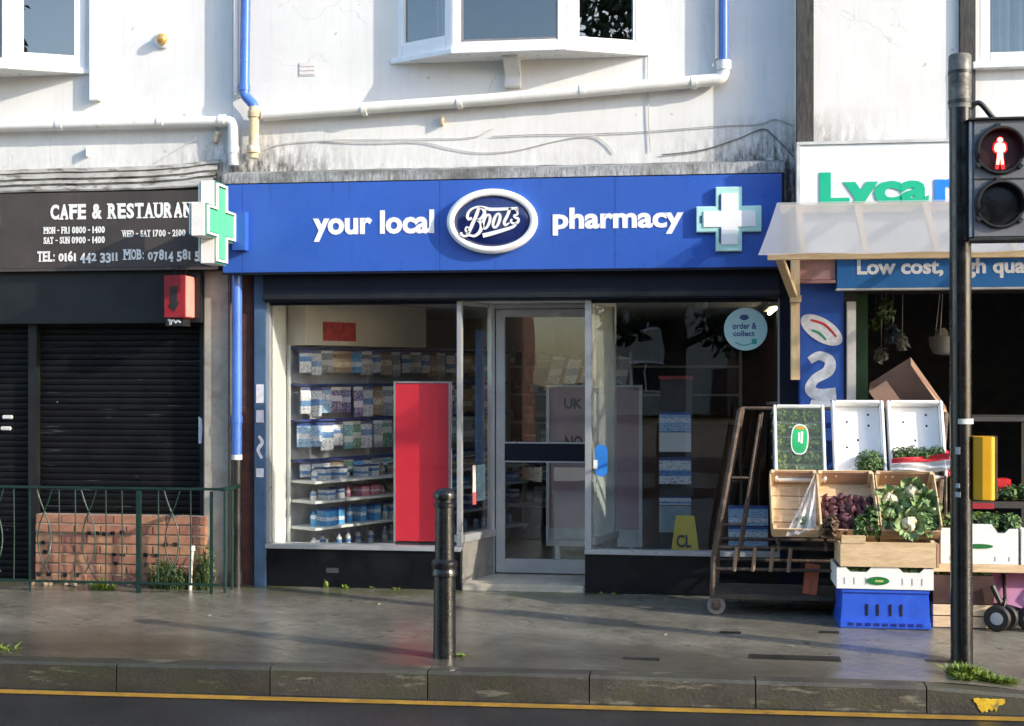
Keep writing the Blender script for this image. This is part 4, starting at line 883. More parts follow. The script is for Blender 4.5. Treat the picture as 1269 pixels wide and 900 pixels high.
# ---------------------------------------------------------------- grocery building
GR = thing('grocery_building', (at(1120, 700, -.19).x, -.19, .04), 'white rendered shop building with dark timber strips over an open grocery', 'building')
GY = -.19; gx0 = at(986, 100, GY).x+.004; gx1 = 9.0
tx0, tx1 = at(1188, 60, GY).x, at(1208, 60, GY).x; wx0 = at(1214, 40, GY).x; zw = at(1240, 78, GY).z
mb = MB(); wall_with_hole(mb, gx0, gx1, 2.95, ZTOP, GY, .1, wx0, wx0+1.5, zw, 5.6); mb.build('wall', WALL, GR)
mb = MB(); mb.box(gx0-.002, at(1008, 90, GY).x, GY-.035, GY, at(996, 182, GY).z-.3, ZTOP); mb.build('timber_strip', OLDTIM, GR, bev=.006)
mb = MB(); mb.box(tx0, tx1, GY-.035, GY, 2.95, ZTOP); mb.build('timber_strip', OLDTIM, GR, bev=.006)
mb = MB(); z = zw; mb.box(wx0-.06, wx0+1.56, GY-.07, GY+.05, z-.05, z+.0); gw = mb.build('upper_window', UPVC, GR, bev=.005)
mb = MB(); mb.box(wx0, wx0+.075, GY+.0, GY+.07, z+.001, 5.6); mb.box(wx0+1.425, wx0+1.5, GY, GY+.07, z+.001, 5.6); mb.box(wx0+.075, wx0+1.425, GY, GY+.07, z+.001, z+.08); mb.box(wx0+.075, wx0+1.425, GY, GY+.07, 5.52, 5.6); mb.build('window_frame', UPVC, gw, bev=.006)
mb = MB(); mb.box(wx0+.075, wx0+1.425, GY+.035, GY+.042, z+.08, 5.52); mb.build('pane', UGLASS, gw)
upper_room(GR, wx0-.3, wx0+1.8, 4.05, 5.7, .1)
cm = MB()
for k in range(3):
    xa = wx0+.13+k*.16
    for i in range(8):
        a_, b_ = xa+.016*i, xa+.016*(i+1); ya_, yb_ = .0+.012*math.sin(i*1.7+k), .0+.012*math.sin((i+1)*1.7+k)
        cm.add([(a_, ya_, z+.05), (b_, yb_, z+.05), (b_, yb_, 5.5), (a_, ya_, 5.5)], [(0, 1, 2, 3)])
tag(cm.build('window_blind', M('blind_white', (.6, .66, .63), .8, bmp=0), None, (wx0+.3, 0, z+.05), smooth=True), 'pale vertical blind strips behind the upper window over the grocery', 'blind')
roof(GR, gx0, gx1, -.45)
px0, px1 = at(994, 450, GY).x, at(1046, 450, GY).x; zh = at(1100, 357, GY).z
PB = M('pillar_blue', (.022, .085, .37), .45, var=.12, scale=5, stain=((.012, .02, .05), 6, .63))
mb = MB(); mb.box(at(991, 450, GY).x, px1, GY, .3, .95, 2.95); pil = mb.build('blue_pillar', PB, GR, bev=.006)
mb = MB(); mb.box(at(991, 450, GY).x, px1, GY-.012, .3, .0, .949); mb.build('shaded_pillar_foot', BLACKP, GR, bev=.006)  # lower pillar in black: the shadow behind the stall put into its colour
mb = MB(); mb.box(px1+.001, px1+.09, GY+.02, .3, .0, 2.95); mb.build('dark_jamb', M('peeling_black', (.03, .03, .033), .6, stain=((.4, .4, .4), 14, .62)), GR)
mb = MB(); mb.box(px1+.018, px1+.085, GY-.02, GY+.018, .03, at(1050, 374, GY).z); mb.build('white_door_post', M('post_cream', (.56, .54, .50), .6, var=.1), GR, bev=.004)
ox0 = px1+.09
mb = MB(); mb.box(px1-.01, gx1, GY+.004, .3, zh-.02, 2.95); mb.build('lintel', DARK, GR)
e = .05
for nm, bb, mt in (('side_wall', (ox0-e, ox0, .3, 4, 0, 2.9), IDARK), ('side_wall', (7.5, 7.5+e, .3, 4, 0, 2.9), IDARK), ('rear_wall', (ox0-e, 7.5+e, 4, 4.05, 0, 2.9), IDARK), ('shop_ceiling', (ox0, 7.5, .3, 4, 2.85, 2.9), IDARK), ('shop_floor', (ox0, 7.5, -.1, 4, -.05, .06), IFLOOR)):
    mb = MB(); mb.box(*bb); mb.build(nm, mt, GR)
mb = MB(); mb.box(7.5, gx1, GY, .3, 0, 2.95); mb.build('end_pier', PB, GR)
mb = MB(); mb.box(ox0+.02, ox0+.12, .1, .2, .05, 2.5); mb.build('green_post', M('post_green', (.02, .06, .025), .5), GR)
# graffiti strokes on the pillar
mb = MB(); Q = lambda x, y: (at(x, y, GY).x, at(x, y, GY).z)
ribbon(mb, [Q(1003, 447), Q(1015, 441), Q(1028, 447), Q(1026, 460), Q(1010, 470), Q(1004, 482), Q(1014, 489), Q(1036, 488)], [.055, .07, .085, .07, .085, .09], GY-.004, GY-.0005)
ribbon(mb, [Q(1004, 500), Q(1016, 503), Q(1030, 500)], [.06, .09, .05], GY-.004, GY-.0005); mb.build('graffiti', M('graffiti_white', (.62, .66, .72), .5, var=.2, scale=15, stain=((.2, .3, .5), 20, .62)), pil)
mb = MB(); q = at(1018, 409, GY); n = 28; T_ = Matrix.Rotation(R(33), 3, 'Y')
P_ = [T_ @ Vector((.175*math.cos(2*math.pi*k/n), 0, .085*math.sin(2*math.pi*k/n))) for k in range(n)]
mb.prism([(q.x+p.x, q.z+p.z) for p in P_], GY-.005, GY-.0008); ov = mb.build('oval_poster', STK, pil)
for col, rx in (((.5, .03, .03), 0), ((.04, .3, .15), .05)):
    mb = MB(); p1 = T_ @ Vector((-.11+rx, 0, .02-rx*1.2)); p2 = T_ @ Vector((0, 0, .045-rx*1.5)); p3 = T_ @ Vector((.12-rx, 0, .015-rx*1.2))
    ribbon(mb, [(q.x+p.x, q.z+p.z) for p in (p1, p2, p3)], [.016, .02, .014], GY-.0065, GY-.0052); mb.build('poster_print', M('print%d' % int(rx*100), col, .5, bmp=0), ov)
# white phone-shop sign above the awning
SY = -.38; sx0 = at(988, 220, SY).x; sz1 = at(1080, 178, SY).z; sz0 = at(1080, 318, SY).z
ls = thing('phone_sign', (sx0+1.5, SY, sz0), 'white box sign with big green and blue letters above the awning', 'sign')
mb = MB(); mb.box(sx0, 7.0, SY, GY-.037, sz0, sz1); mb.build('sign_box', M('sign_board_white', (.70, .73, .75), .35, var=.03, bmp=0), ls, bev=.003)
TRIM = M('sign_trim', (.55, .56, .55), .4, bmp=0)
mb = MB(); mb.box(sx0-.004, 7.004, SY-.012, GY-.037, sz1+.0005, sz1+.022); mb.build('top_trim', TRIM, ls)
mb = MB(); mb.box(sx0-.004, sx0+.022, SY-.010, SY-.0005, sz0, sz1); mb.build('side_trim', TRIM, ls)
a, b = at(1016, 240, SY).x, at(1151, 240, SY).x; zt_ = at(1022, 214, SY).z; zb_ = at(1022, 256, SY).z
mb = MB(); lettering(mb, 'Lyca', a, b, zb_-.066, zt_, SY-.0006, .042, .006); mb.build('lettering', M('lyca_green', (.012, .42, .24), .4, var=.03, bmp=0), ls)
vs_, _ = glyphs('Lyca', .042); kx_ = (b-a)/(max(v.x for v in vs_)-min(v.x for v in vs_))
vm, _ = glyphs('mobile', .042); wm = (max(v.x for v in vm)-min(v.x for v in vm))*kx_
a2 = at(1158, 240, SY).x
mb = MB(); lettering(mb, 'mobile', a2, a2+wm, zb_, zt_+.01, SY-.0006, .042, .006); mb.build('lettering', M('lyca_blue', (.02, .22, .72), .4, var=.03, bmp=0), ls)
# blue strap-line sign under the awning
bs0 = at(1037, 340, -.32).x
b_ = thing('slogan_sign', (bs0+1, -.32, zh), 'mid blue slogan board with white words tucked under the awning', 'sign')
zt1 = sz0-.003; zb1 = at(1100, 357, -.32).z
mb = MB(); mb.box(bs0, 6.9, -.32, -.192, zb1, zt1); mb.build('board', M('slogan_blue', (.028, .155, .42), .4, var=.05, bmp=0), b_, bev=.003)
mb = MB(); mb.box(bs0-.003, 6.903, -.328, -.195, zb1-.014, zb1-.0005); mb.build('trim', TRIM, b_)
a, b = at(1062, 335, -.32).x, at(1169, 335, -.32).x
mb = MB(); lettering(mb, 'Low cost, high quality', a, b, at(1110, 343.5, -.32).z, at(1110, 321, -.32).z, -.3206, .035, .003, keep='Low cost,'); mb.build('lettering', WHITEP, b_)
mb = MB(); mb.box(at(985, 330, -.3).x, bs0-.006, -.30, -.192, at(1010, 347, -.3).z, zt1); mb.build('pink_board', M('pink_board', (.42, .24, .22), .6, var=.15, scale=8), GR, bev=.004)
mb = MB(); mb.box(at(985, 330, -.3).x, bs0-.006, -.32, -.192, at(1010, 351, -.3).z, at(1010, 347.5, -.3).z); mb.build('pink_ledge', M('pink_ledge', (.38, .20, .19), .6, var=.2), GR)
# awning
AB, AF = -.395, -1.02
aw = thing('awning', (at(1090, 318, AF).x, -.7, at(1090, 318, AF).z), 'home-made timber awning with a glossy clear plastic sheet over the grocery stall', 'awning')
zb2 = at(1090, 251, AB).z; zf2 = at(1090, 312, AF).z+.004
xb0, xf0 = at(963, 251, AB).x, at(939, 308, AF).x; xend = 6.4
SHEET = mat_film('clear_sheet', (.36, .365, .38), .60, .08, .12)
mb = MB(); n = 40
V = []
for i in range(n+1):
    t = i/n
    for j in range(7):
        s_ = j/6; x = (xb0+(xend-xb0)*t)*(1-s_)+(xf0+(xend-xf0)*t)*s_
        V.append((x, AB+(AF-.06-AB)*s_, zb2+(zf2-.03-zb2)*s_-.012*math.sin(s_*math.pi)+.006*math.sin(x*9)*s_+.012))
mb.add(V, [(7*i+j, 7*i+7+j, 7*i+8+j, 7*i+1+j) for i in range(n) for j in range(6)]); mb.build('plastic_sheet', SHEET, aw, smooth=True)
bxl = at(951, 315, AF+.02).x
mb = MB(); mb.box(bxl, xend, AF, AF+.045, zf2-.052, zf2-.006); mb.build('front_beam', TIMBERX, aw, bev=.003)
mb = MB(); mb.box(xb0+.02, xend, AB-.04, AB-.001, zb2-.075, zb2-.012); mb.build('wall_batten', TIMBERX, aw, bev=.003)
for px in (985, 1075, 1165, 1262, 1370):
    x = at(px, 300, AF).x if px != 985 else at(985, 400, -.36).x+.02
    mb = MB(); mb.T = None; dz = (zb2-.03)-(zf2-.012); ln = AF+.05-(AB-.045)
    mb.add([(x-.022, AB-.041, zb2-.075), (x+.022, AB-.041, zb2-.075), (x+.022, AF+.046, zf2-.055), (x-.022, AF+.046, zf2-.055), (x-.022, AB-.041, zb2-.018), (x+.022, AB-.041, zb2-.018), (x+.022, AF+.046, zf2-.008), (x-.022, AF+.046, zf2-.008)], [(0, 3, 2, 1), (4, 5, 6, 7), (0, 1, 5, 4), (1, 2, 6, 5), (2, 3, 7, 6), (3, 0, 4, 7)])
    mb.build('rafter', TIMBER, aw)
pp = at(985.5, 400, -.36); pz0 = at(985, 471, -.36).z
mb = MB(); mb.box(pp.x-.033, pp.x+.033, -.375, -.325, pz0, zb2-.08); mb.build('wall_post', TIMBER, aw, bev=.003)
def bar(mb, p, q, w, h):
    p, q = Vector(p), Vector(q); t = (q-p).normalized(); a = t.cross(Vector((0, 0, 1))).normalized(); b = a.cross(t); a *= w/2; b *= h/2
    mb.add([p-a-b, p+a-b, p+a+b, p-a+b, q-a-b, q+a-b, q+a+b, q-a+b], [(0, 3, 2, 1), (4, 5, 6, 7), (0, 1, 5, 4), (1, 2, 6, 5), (2, 3, 7, 6), (3, 0, 4, 7)])
p1 = at(966, 318, AF+.07); p2 = at(984, 368, -.39)
mb = MB(); bar(mb, p1+Vector((0, 0, -.01)), p2, .055, .04); mb.build('brace', TIMBER, aw)
mb = MB(); mb.box(pp.x-.04, pp.x+.04, -.43, -.376, p2.z-.04, p2.z+.01); mb.build('brace_block', TIMBER, aw)

# ================================================================== STREET FURNITURE
# bollard
q = gp(551, 816, 0); zq = pz(q.x, q.y); r0 = .066
t = thing('bollard', (q.x, q.y, zq), 'black cast iron bollard with ribbed collars standing near the kerb', 'bollard')
BOLL = M('bollard_black', (.0085, .009, .010), .28, var=.2, scale=9, bmp=.10, bscale=35, stain=((.07, .07, .07), 14, .74))
mb = MB(); mb.lathe([(.071, -.1), (.070, .02), (.068, .42), (.067, .50)], (q.x, q.y, zq), 28); mb.build('lower_shaft', BOLL, t, smooth=True)
mb = MB(); mb.lathe([(.068, .50), (.079, .505), (.081, .53), (.074, .54), (.074, .555), (.081, .565), (.080, .59), (.066, .60), (.061, .605)], (q.x, q.y, zq), 28); mb.build('collar', BOLL, t, smooth=True)
mb = MB(); mb.lathe([(.061, .60), (.059, .80), (.057, .925)], (q.x, q.y, zq), 28); mb.build('upper_shaft', BOLL, t, smooth=True)
mb = MB(); mb.lathe([(.057, .925), (.066, .93), (.067, .95), (.057, .958), (.057, .972), (.067, .98), (.070, 1.005), (.062, 1.022), (.04, 1.04), (.01, 1.045)], (q.x, q.y, zq), 28); mb.build('cap', BOLL, t, smooth=True)
# traffic signal
q = gp(1192, 823, -.02); zq = pz(q.x, q.y); TY = q.y
dsc = FPX/((q.y-CAMY)*math.cos(YAW)-(q.x-CAMX)*math.sin(YAW)); zt0 = EYE+(465-68)/dsc
t = thing('traffic_signal', (q.x, q.y, zq), 'tall black pole with a grey pedestrian signal showing a red standing figure', 'traffic light')
tl = (1188-1192)/dsc*.6
mb = MB(); mb.tube([(q.x, q.y, zq-.1), (q.x+tl*.5, q.y, zq+1.6), (q.x+tl, q.y, zt0-.32)], [.066, .065, .064], 24); mb.build('pole', POLEM, t, smooth=True)
mb = MB(); mb.tube([(q.x+tl, q.y, zt0-.33), (q.x+tl, q.y, zt0-.16), (q.x+tl, q.y, zt0-.01), (q.x+tl, q.y, zt0)], [.067, .068, .068, .06], 24); mb.build('sleeve', POLESL, t, smooth=True)
for zz in (zt0-.30, zt0-.12): 
    mb = MB(); mb.tube([(q.x+tl, q.y, zz), (q.x+tl, q.y, zz+.02)], .0705, 24); mb.build('clamp_band', SIGK, t, smooth=True)
mb = MB(); z_ = at(1190, 522, TY).z; mb.tube([(q.x, q.y, z_-.016), (q.x, q.y, z_+.016)], .0675, 24); mb.build('tape_band', M('pale_tape', (.45, .50, .47), .5, var=.2, scale=30), t, smooth=True)
# signal head: local face turned to the camera
hx0, hx1, hz0, hz1 = box_at(1203, 1284, 150, 296, TY-.05); hy = TY-.10
SC = thing  # keep name short
head = MB(); head.box(hx0, hx1, hy, hy+.18, hz0, hz1); hd = head.build('signal_head', SIGG, t, bev=.012)
mb = MB(); mb.box(hx0-.012, hx0-.001, hy+.01, hy+.17, hz0+.01, hz1-.006); mb.build('side_plate', M('side_pale', (.45, .47, .48), .5), hd)
mb = MB(); mb.box(hx0-.02, hx1+.01, hy-.02, hy+.19, hz1+.001, hz1+.012); mb.build('top_plate', SIGK, hd)
mb = MB(); mb.box(hx0-.02, hx1+.01, hy-.012, hy+.19, hz0-.014, hz0-.001); mb.build('bottom_plate', SIGK, hd)
mb = MB(); mb.box(hx0+.005, hx1-.005, hy-.004, hy-.0005, (hz0+hz1)/2-.004, (hz0+hz1)/2+.004); mb.build('seam', SIGK, hd)
REDL = mat_emit('signal_glow', (1.0, .012, .012), .40); FIG = mat_emit('signal_figure', (1.0, .36, .28), 1.1)
for k, (px, py) in enumerate(((1240, 186), (1240, 253))):
    c = at(px, py, hy-.03); rr = .155
    mb = MB()
    n = 32; secs = [(rr+.012, -.001), (rr+.012, .03), (rr+.002, .075), (rr-.010, .075), (rr-.014, .02), (rr-.014, .004)]
    V = [(c.x+math.cos(2*math.pi*i/n)*a*.88, hy-b*(1.0 if math.sin(2*math.pi*i/n) > -.35 else .35), c.z+math.sin(2*math.pi*i/n)*a*.88) for a, b in secs for i in range(n)]
    mb.add(V, [(j*n+i, j*n+(i+1) % n, (j+1)*n+(i+1) % n, (j+1)*n+i) for j in range(len(secs)-1) for i in range(n)]); mb.build('hood', SIGK, hd, smooth=True)
    for an in (95, 215, -40):
        mb = MB(); mb.box(-.014, .014, -.03, -.002, -.010, .012); o = mb.mesh('hood_clip', SIGK); link('hood_clip', o, hd, (c.x+math.cos(R(an))*rr*.98, hy, c.z+math.sin(R(an))*rr*.98), (0, R(90-an), 0))
    mb = MB(); mb.lathe([(rr*.86, .001), (rr*.86, .004), (rr*.5, .009), (.002, .011)], (c.x, hy, c.z), 32, 'y')
    mb.build('lens', mat_emit('lens_red', (.022, .001, .0015), .06) if k == 0 else M('lens_dark', (.008, .009, .009), .3, bmp=0), hd, smooth=True)
    if k == 0:
        def fig(sc, y, mat, nm):
            f = MB(); s_ = .0072*1.18
            f.lathe([(1.9*s_*sc, 0), (1.9*s_*sc, .002)], (c.x, hy-y, c.z+7.3*s_), 14, 'y')
            pts = [(-2.2, 5.2), (2.2, 5.2), (3.6, 4.0), (4.0, .5), (3.0, -1.2), (2.1, -.6), (1.9, -3), (2.6, -10), (.7, -10.2), (0, -4), (-.7, -10.2), (-2.6, -10), (-1.9, -3), (-2.1, -.6), (-3.0, -1.2), (-4.0, .5), (-3.6, 4.0)]
            f.prism([(c.x+x*s_*sc, c.z+(z*sc+(-1*(sc-1)))*s_) for x, z in pts][::-1], hy-y-.002, hy-y); f.build(nm, mat, hd)
        fig(1.28, .013, REDL, 'figure_glow'); fig(1.0, .0165, FIG, 'standing_figure')
mb = MB(); cz = at(1210, 120, TY); mb.tube(smooth_path([(q.x+tl+.06, TY, zt0-.33), (q.x+.10, TY-.01, zt0-.30), (q.x+.17, TY-.01, zt0-.38), (q.x+.20, TY-.01, hz1+.005)], 6), .016, 10); mb.build('cable_conduit', SIGK, t, smooth=True)
for zz in (hz1-.12, hz0+.10):
    mb = MB(); mb.box(q.x+.03, hx0+.001, TY-.03, TY+.03, zz-.025, zz+.025); mb.build('bracket', SIGK, t)
# push button unit seen from behind
ux0, ux1, uz0, uz1 = box_at(1204, 1231, 541, 619, TY)
mb = MB(); mb.prismz([(ux0, TY-.05), (ux0+.05, TY-.075), (ux1-.025, TY-.075), (ux1, TY-.05), (ux1, TY+.08), (ux0, TY+.08)], uz0, uz1); un = mb.build('push_button_unit', YELLOWU, t, bev=.004)
mb = MB(); mb.box(ux1+.0005, ux1+.014, TY-.05, TY+.08, uz0+.005, uz1+.003); mb.build('front_panel', M('unit_brown', (.10, .06, .03), .5), un)
for zz in (.33, .7):
    z_ = uz0+(uz1-uz0)*zz; mb = MB(); mb.box(q.x+.02, ux0-.0005, TY-.02, TY+.02, z_-.02, z_+.02); mb.build('unit_bracket', SIGK, t)
for (px, py, w, h) in ((1183, 558, .014, .022), (1183, 601, .012, .014), (1185, 612, .016, .016)):
    z_ = at(px, py, TY).z; an = R(238); mb = MB()
    mb.box(-w, w, -.002, .001, -h, h); o = mb.mesh('sticker_scrap', M('pole_sticker', (.35, .38, .39), .5)); link('sticker_scrap', o, t, (q.x-.035, TY-.0575, z_), (0, 0, R(-31)))

# ================================================================== GREENGROCER STALL
# --- display trolley (rusty cage)
TYF, TYB = -1.02, -.42
tr = thing('display_trolley', (at(960, 760, -.7).x, -.72, .03), 'rusty wheeled cage trolley carrying the tilted vegetable crates', 'trolley')
def T3(px, py, Y): return at(px, py, Y)
wq = gp(893, 762, .04); WF = wq.y; WBk = -.30
def rod(name, p, q, r, mat=RUST): mb = MB(); mb.tube([p, q], r, 8); return mb.build(name, mat, tr, smooth=True)
zt_ = at(915, 508, WF).z; zm_ = at(885, 690, WF).z; zlo = .20
xb_ = at(884, 740, WF).x; xt_ = at(917, 508, WF).x; xe = at(1174, 520, -.45).x
for (yy, dx) in ((WF, 0), (WBk, .04)):
    rod('side_post', (xb_+dx, yy, zm_-.02), (xt_+dx, yy, zt_), .020 if yy == WF else .014); rod('leg', (xb_-.01+dx, yy, .10), (xb_+dx, yy, zm_), .018)
    rod('inner_post', (xb_+.17+dx, yy, zm_-.02), (xt_+.14+dx, yy, zt_-.03), .011)
for py in (592, 650): 
    z = at(900, py, WF).z; f = (z-zm_)/(zt_-zm_); xx = xb_+(xt_-xb_)*f
    rod('rung', (xx, WF, z), (xx+.16, WF, z), .009); rod('rung', (xx, WF, z), (xx+.04, WBk, z), .009)
rod('top_bar', (xt_+.04, WBk, zt_), (xe, WBk, zt_), .013); rod('top_bar', (xt_, WF, zt_), (xt_+.04, WBk, zt_), .013)
zd0, zd1 = at(950, 706, WF).z, at(950, 679, WF).z
for z, r_ in ((zd1, .013), (zd0, .013)):
    rod('deck_rail', (xb_-.005, WF, z), (at(1048, 690, WF).x, WF, z), r_); rod('deck_rail', (xb_+.04, WBk, z), (xe, WBk, z), r_); rod('deck_rail', (xb_, WF, z), (xb_+.04, WBk, z), r_)
BAM = mat_wood('old_slat', (.14, .085, .05), (.34, .22, .14), 10, (5, 5, 1))
for px in (912, 935, 957, 979):
    x = at(px, 690, WF-.02).x; mb = MB(); mb.tube([(x-.012, WF-.018, zd0-.012), (x+.006, WF-.018, zd1+.004)], .014, 8); mb.build('short_slat', BAM, tr, smooth=True)
zb_ = .155
mb = MB(); mb.box(xb_-.02, xe, WF-.02, WBk+.02, zb_, zb_+.035); mb.build('base_deck', M('grimy_deck', (.05, .042, .03), .7, var=.3, scale=12, stain=((.12, .10, .05), 8, .6)), tr, bev=.004)
for (xx, yy) in ((xb_+.02, WF), (xb_+.16, WBk), (xe-.15, WF+.1), (xe-.15, WBk)):
    z0 = pz(xx, yy); mb = MB(); mb.lathe([(.03, -.018), (.062, -.018), (.066, -.008), (.066, .008), (.062, .018), (.03, .018)], (xx, yy, z0+.066), 18, 'y'); wh = mb.build('wheel', M('grey_tyre', (.16, .155, .14), .7, var=.25), tr, smooth=True)
    mb = MB(); mb.lathe([(.034, -.02), (.034, .02)], (xx, yy, z0+.066), 14, 'y'); mb.build('hub', RUST, wh, smooth=True)
    mb = MB(); mb.box(xx-.025, xx+.025, yy-.03, yy-.023, z0+.05, zb_-.012); mb.box(xx-.025, xx+.025, yy+.023, yy+.03, z0+.05, zb_-.012); mb.box(xx-.025, xx+.025, yy-.03, yy+.03, zb_-.012, zb_-.001); mb.build('caster_fork', RUST, wh)
# sloping rests that carry the crates
LO = (-.93, at(1085, 668, -.93).z); MI = (-.60, at(1085, 600, -.60).z); HI = (-.36, at(1085, 512, -.36).z)
for px in (962, 1020, 1085, 1150):
    x = at(px, 620, -.7).x
    mb = MB(); mb.tube([(x, LO[0]+.03, LO[1]-.06), (x, MI[0]+.03, MI[1]-.07), (x, HI[0]+.05, HI[1]-.07)], .012, 8); mb.build('crate_rest', RUST, tr)
    mb = MB(); mb.tube([(x, LO[0]+.03, LO[1]-.06), (x, LO[0]+.03, zd1)], .012, 8); mb.build('crate_rest', RUST, tr)
mb = MB(); p_ = at(1170, 600, -.55); mb.tube([at(1161, 668, -.93), at(1172, 512, -.40)], .020, 8); mb.build('side_post', RUST, tr, smooth=True)
mb = MB(); mb.tube([at(1172, 590, -.95)+Vector((0, 0, 0)), at(1172, 706, -.95)], .010, 8); mb.build('side_post', RUST, tr, smooth=True)

def frame3(p, tilt, yaw=0, roll=0): return Matrix.Translation(p) @ Matrix.Rotation(yaw, 4, 'Z') @ Matrix.Rotation(roll, 4, 'Y') @ Matrix.Rotation(tilt, 4, 'X')
def wood_crate(T, W, L, H, label, group=None, slats=3, th=.009, slot=False, name='wooden_crate'):
    c = thing(name, tuple(T.translation), label, 'crate', group)
    def p(nm, *b): mb = MB(); mb.T = T; mb.box(*b); return mb.build(nm, CRATE, c, bev=.0015)
    sw = L/4
    for i in range(4): p('floor_slat', -W/2, W/2, i*sw+.003, (i+1)*sw-.003, 0, th*.7)
    hs = H/2
    for k in range(2):
        z0, z1 = k*hs+.004, (k+1)*hs-.004
        p('side_slat', -W/2-th, -W/2, 0, L, z0, z1); p('side_slat', W/2, W/2+th, 0, L, z0, z1)
    p('end_board', -W/2, W/2, -th, -.0005, .001, H*.62); p('end_board', -W/2, W/2, L+.0005, L+th, .001, H)
    mb = MB(); mb.T = T; mb.box(-W/2+.026, W/2-.026, L-.006, L-.001, .012, H-.01); mb.build('brown_end_sheet', CARDB, c)  # brown sheet, darker than the wood, across the upper end inside
    for sx in (-1, 1):
        for yy, hh_ in ((.0, H*.62), (L-.025, H+.006)): p('corner_post', sx*(W/2-.0125)-.0125, sx*(W/2-.0125)+.0125, yy, yy+.025, th, hh_)
    return c
def poly_crate(T, W, L, H, label, name='polystyrene_crate', holes=()):
    c = thing(name, tuple(T.translation), label, 'crate')
    th = .022
    def p(nm, *b, m=POLY, bv=.006): mb = MB(); mb.T = T; mb.box(*b); return mb.build(nm, m, c, bev=bv)
    p('floor', -W/2, W/2, 0, L, 0, .018)
    p('side_wall', -W/2-th, -W/2, -th, L+th, 0, H); p('side_wall', W/2, W/2+th, -th, L+th, 0, H)
    p('end_wall', -W/2, W/2, -th, 0, 0, H*.8); p('end_wall', -W/2, W/2, L, L+th, 0, H)
    for (x, y) in holes: p('drain_hole', x-.007, x+.007, y-.008, y+.008, .0178, .0186, m=VOID, bv=0)
    return c
def tilt_of(a, b): return math.atan2(b[1]-a[1], b[0]-a[0]), math.hypot(b[1]-a[1], b[0]-a[0])
tM, LM = tilt_of(LO, MI); tH, LH = tilt_of(MI, HI)
def mid(px0, px1, Y): return (at(px0, 640, Y).x+at(px1, 640, Y).x)/2, at(px1, 640, Y).x-at(px0, 640, Y).x
# lower tier: three wooden crates
crates = {}
for key, a, b, lab in (('film', 954, 1014, 'empty-looking wooden crate lined with clear film at the end of the stall tier'), ('beet', 1013, 1084, 'wooden crate of dark beetroot in the middle of the stall tier'), ('caul', 1085, 1160, 'wooden crate of cauliflowers next to the rusty trolley post')):
    x, w = mid(a, b, -.8); T = frame3(Vector((x, LO[0]-.02, LO[1]+.012)), tM); H_ = .15
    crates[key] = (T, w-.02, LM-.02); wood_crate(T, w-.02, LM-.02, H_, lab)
# top tier: polystyrene
for key, a, b, lab in (('p1', 1030, 1093, 'white polystyrene crate with one bunch of parsley in its corner'), ('p2', 1098, 1166, 'white polystyrene crate of parsley with a red and clear bag hung over it')):
    x, w = mid(a, b, -.45); T = frame3(Vector((x, MI[0]-.02, MI[1]+.045)), tH+R(4))
    crates[key] = (T, w-.04, LH-.02); poly_crate(T, w-.04, LH-.02, .10, lab, holes=[(-w*.2, LH*.75), (w*.22, LH*.85), (w*.22, LH*.7), (0, LH*.5), (-w*.22, LH*.4)])
x, w = mid(958, 1020, -.45); T = frame3(Vector((x, MI[0]-.02, MI[1]+.02)), tH+R(4)); crates['g'] = (T, w, LH-.02)
gcr = poly_crate(T, w-.04, LH-.03, .10, 'white crate sealed with clear film over green leaves with a green oval label', 'film_covered_crate')
mb = MB(); mb.T = T; mb.box(-w/2, w/2, -.02, LH-.01, .101, .104); mb.build('clear_lid', mat_film('lid_film', (.35, .45, .40), .07, .12, .15), gcr)
mb = MB(); mb.T = T; n = 26; cy_ = LH*.5
mb.T = T @ Matrix.Translation((.0, cy_, .1045)) @ Matrix.Rotation(R(-4), 4, 'Z')
mb.prismz([(.062*math.copysign(abs(math.cos(2*math.pi*k/n))**.75, math.cos(2*math.pi*k/n)), .115*math.copysign(abs(math.sin(2*math.pi*k/n))**.75, math.sin(2*math.pi*k/n))) for k in range(n)], 0, .002); lb = mb.build('label_border', WHITEP, gcr)
mb2 = MB(); mb2.T = mb.T; mb2.prismz([(.054*math.copysign(abs(math.cos(2*math.pi*k/n))**.75, math.cos(2*math.pi*k/n)), .107*math.copysign(abs(math.sin(2*math.pi*k/n))**.75, math.sin(2*math.pi*k/n))) for k in range(n)], .0021, .003); mb2.build('green_label', M('label_green', (.02, .38, .12), .4, bmp=0), lb)
mb2 = MB(); mb2.T = mb.T; mb2.box(-.03, .03, .075, .098, .0031, .004); mb2.build('label_orange', M('label_orange', (.5, .22, .03), .5, bmp=0), lb)
mb2 = MB(); mb2.T = mb.T; mb2.box(-.012, .0, -.02, .05, .0031, .004); mb2.box(.006, .022, -.03, .06, .0031, .004); mb2.build('label_stripe', WHITEP, lb)
def world(T, *p): return T @ Vector(p)
# greens
def bunch(T, c, rad, n, size, mat, label, group=None, name='parsley_bunch', extra=None):
    mb = MB(); p = world(T, *c); random.seed(int(abs(p.x*1000+p.z*777)))
    leaves(mb, p, rad, n, size)
    for k in range(6):
        e = p+Vector((random.uniform(-.5, .5)*rad[0], random.uniform(-.5, .2)*rad[1], -rad[2]*.7)); mb.tube([p, e], .003, 4)
    return tag(mb.build(name, mat, None, tuple(p)), label, 'vegetable', group)
T, w, L = crates['p1']
bunch(T, (w*.22, L*.17, .075), (.105, .075, .095), 900, .013, LEAFG, 'lone round bunch of curly parsley in a white polystyrene crate')
T, w, L = crates['p2']
for k in range(4): bunch(T, (-w*.36+k*w*.25, L*.26+(k % 2)*.01, .075), (.07, .06, .07), 520, .012, LEAFG, 'parsley bunch in a row above the red hemmed bag', 'parsley bunches in the bagged crate')
T, w, L = crates['g']
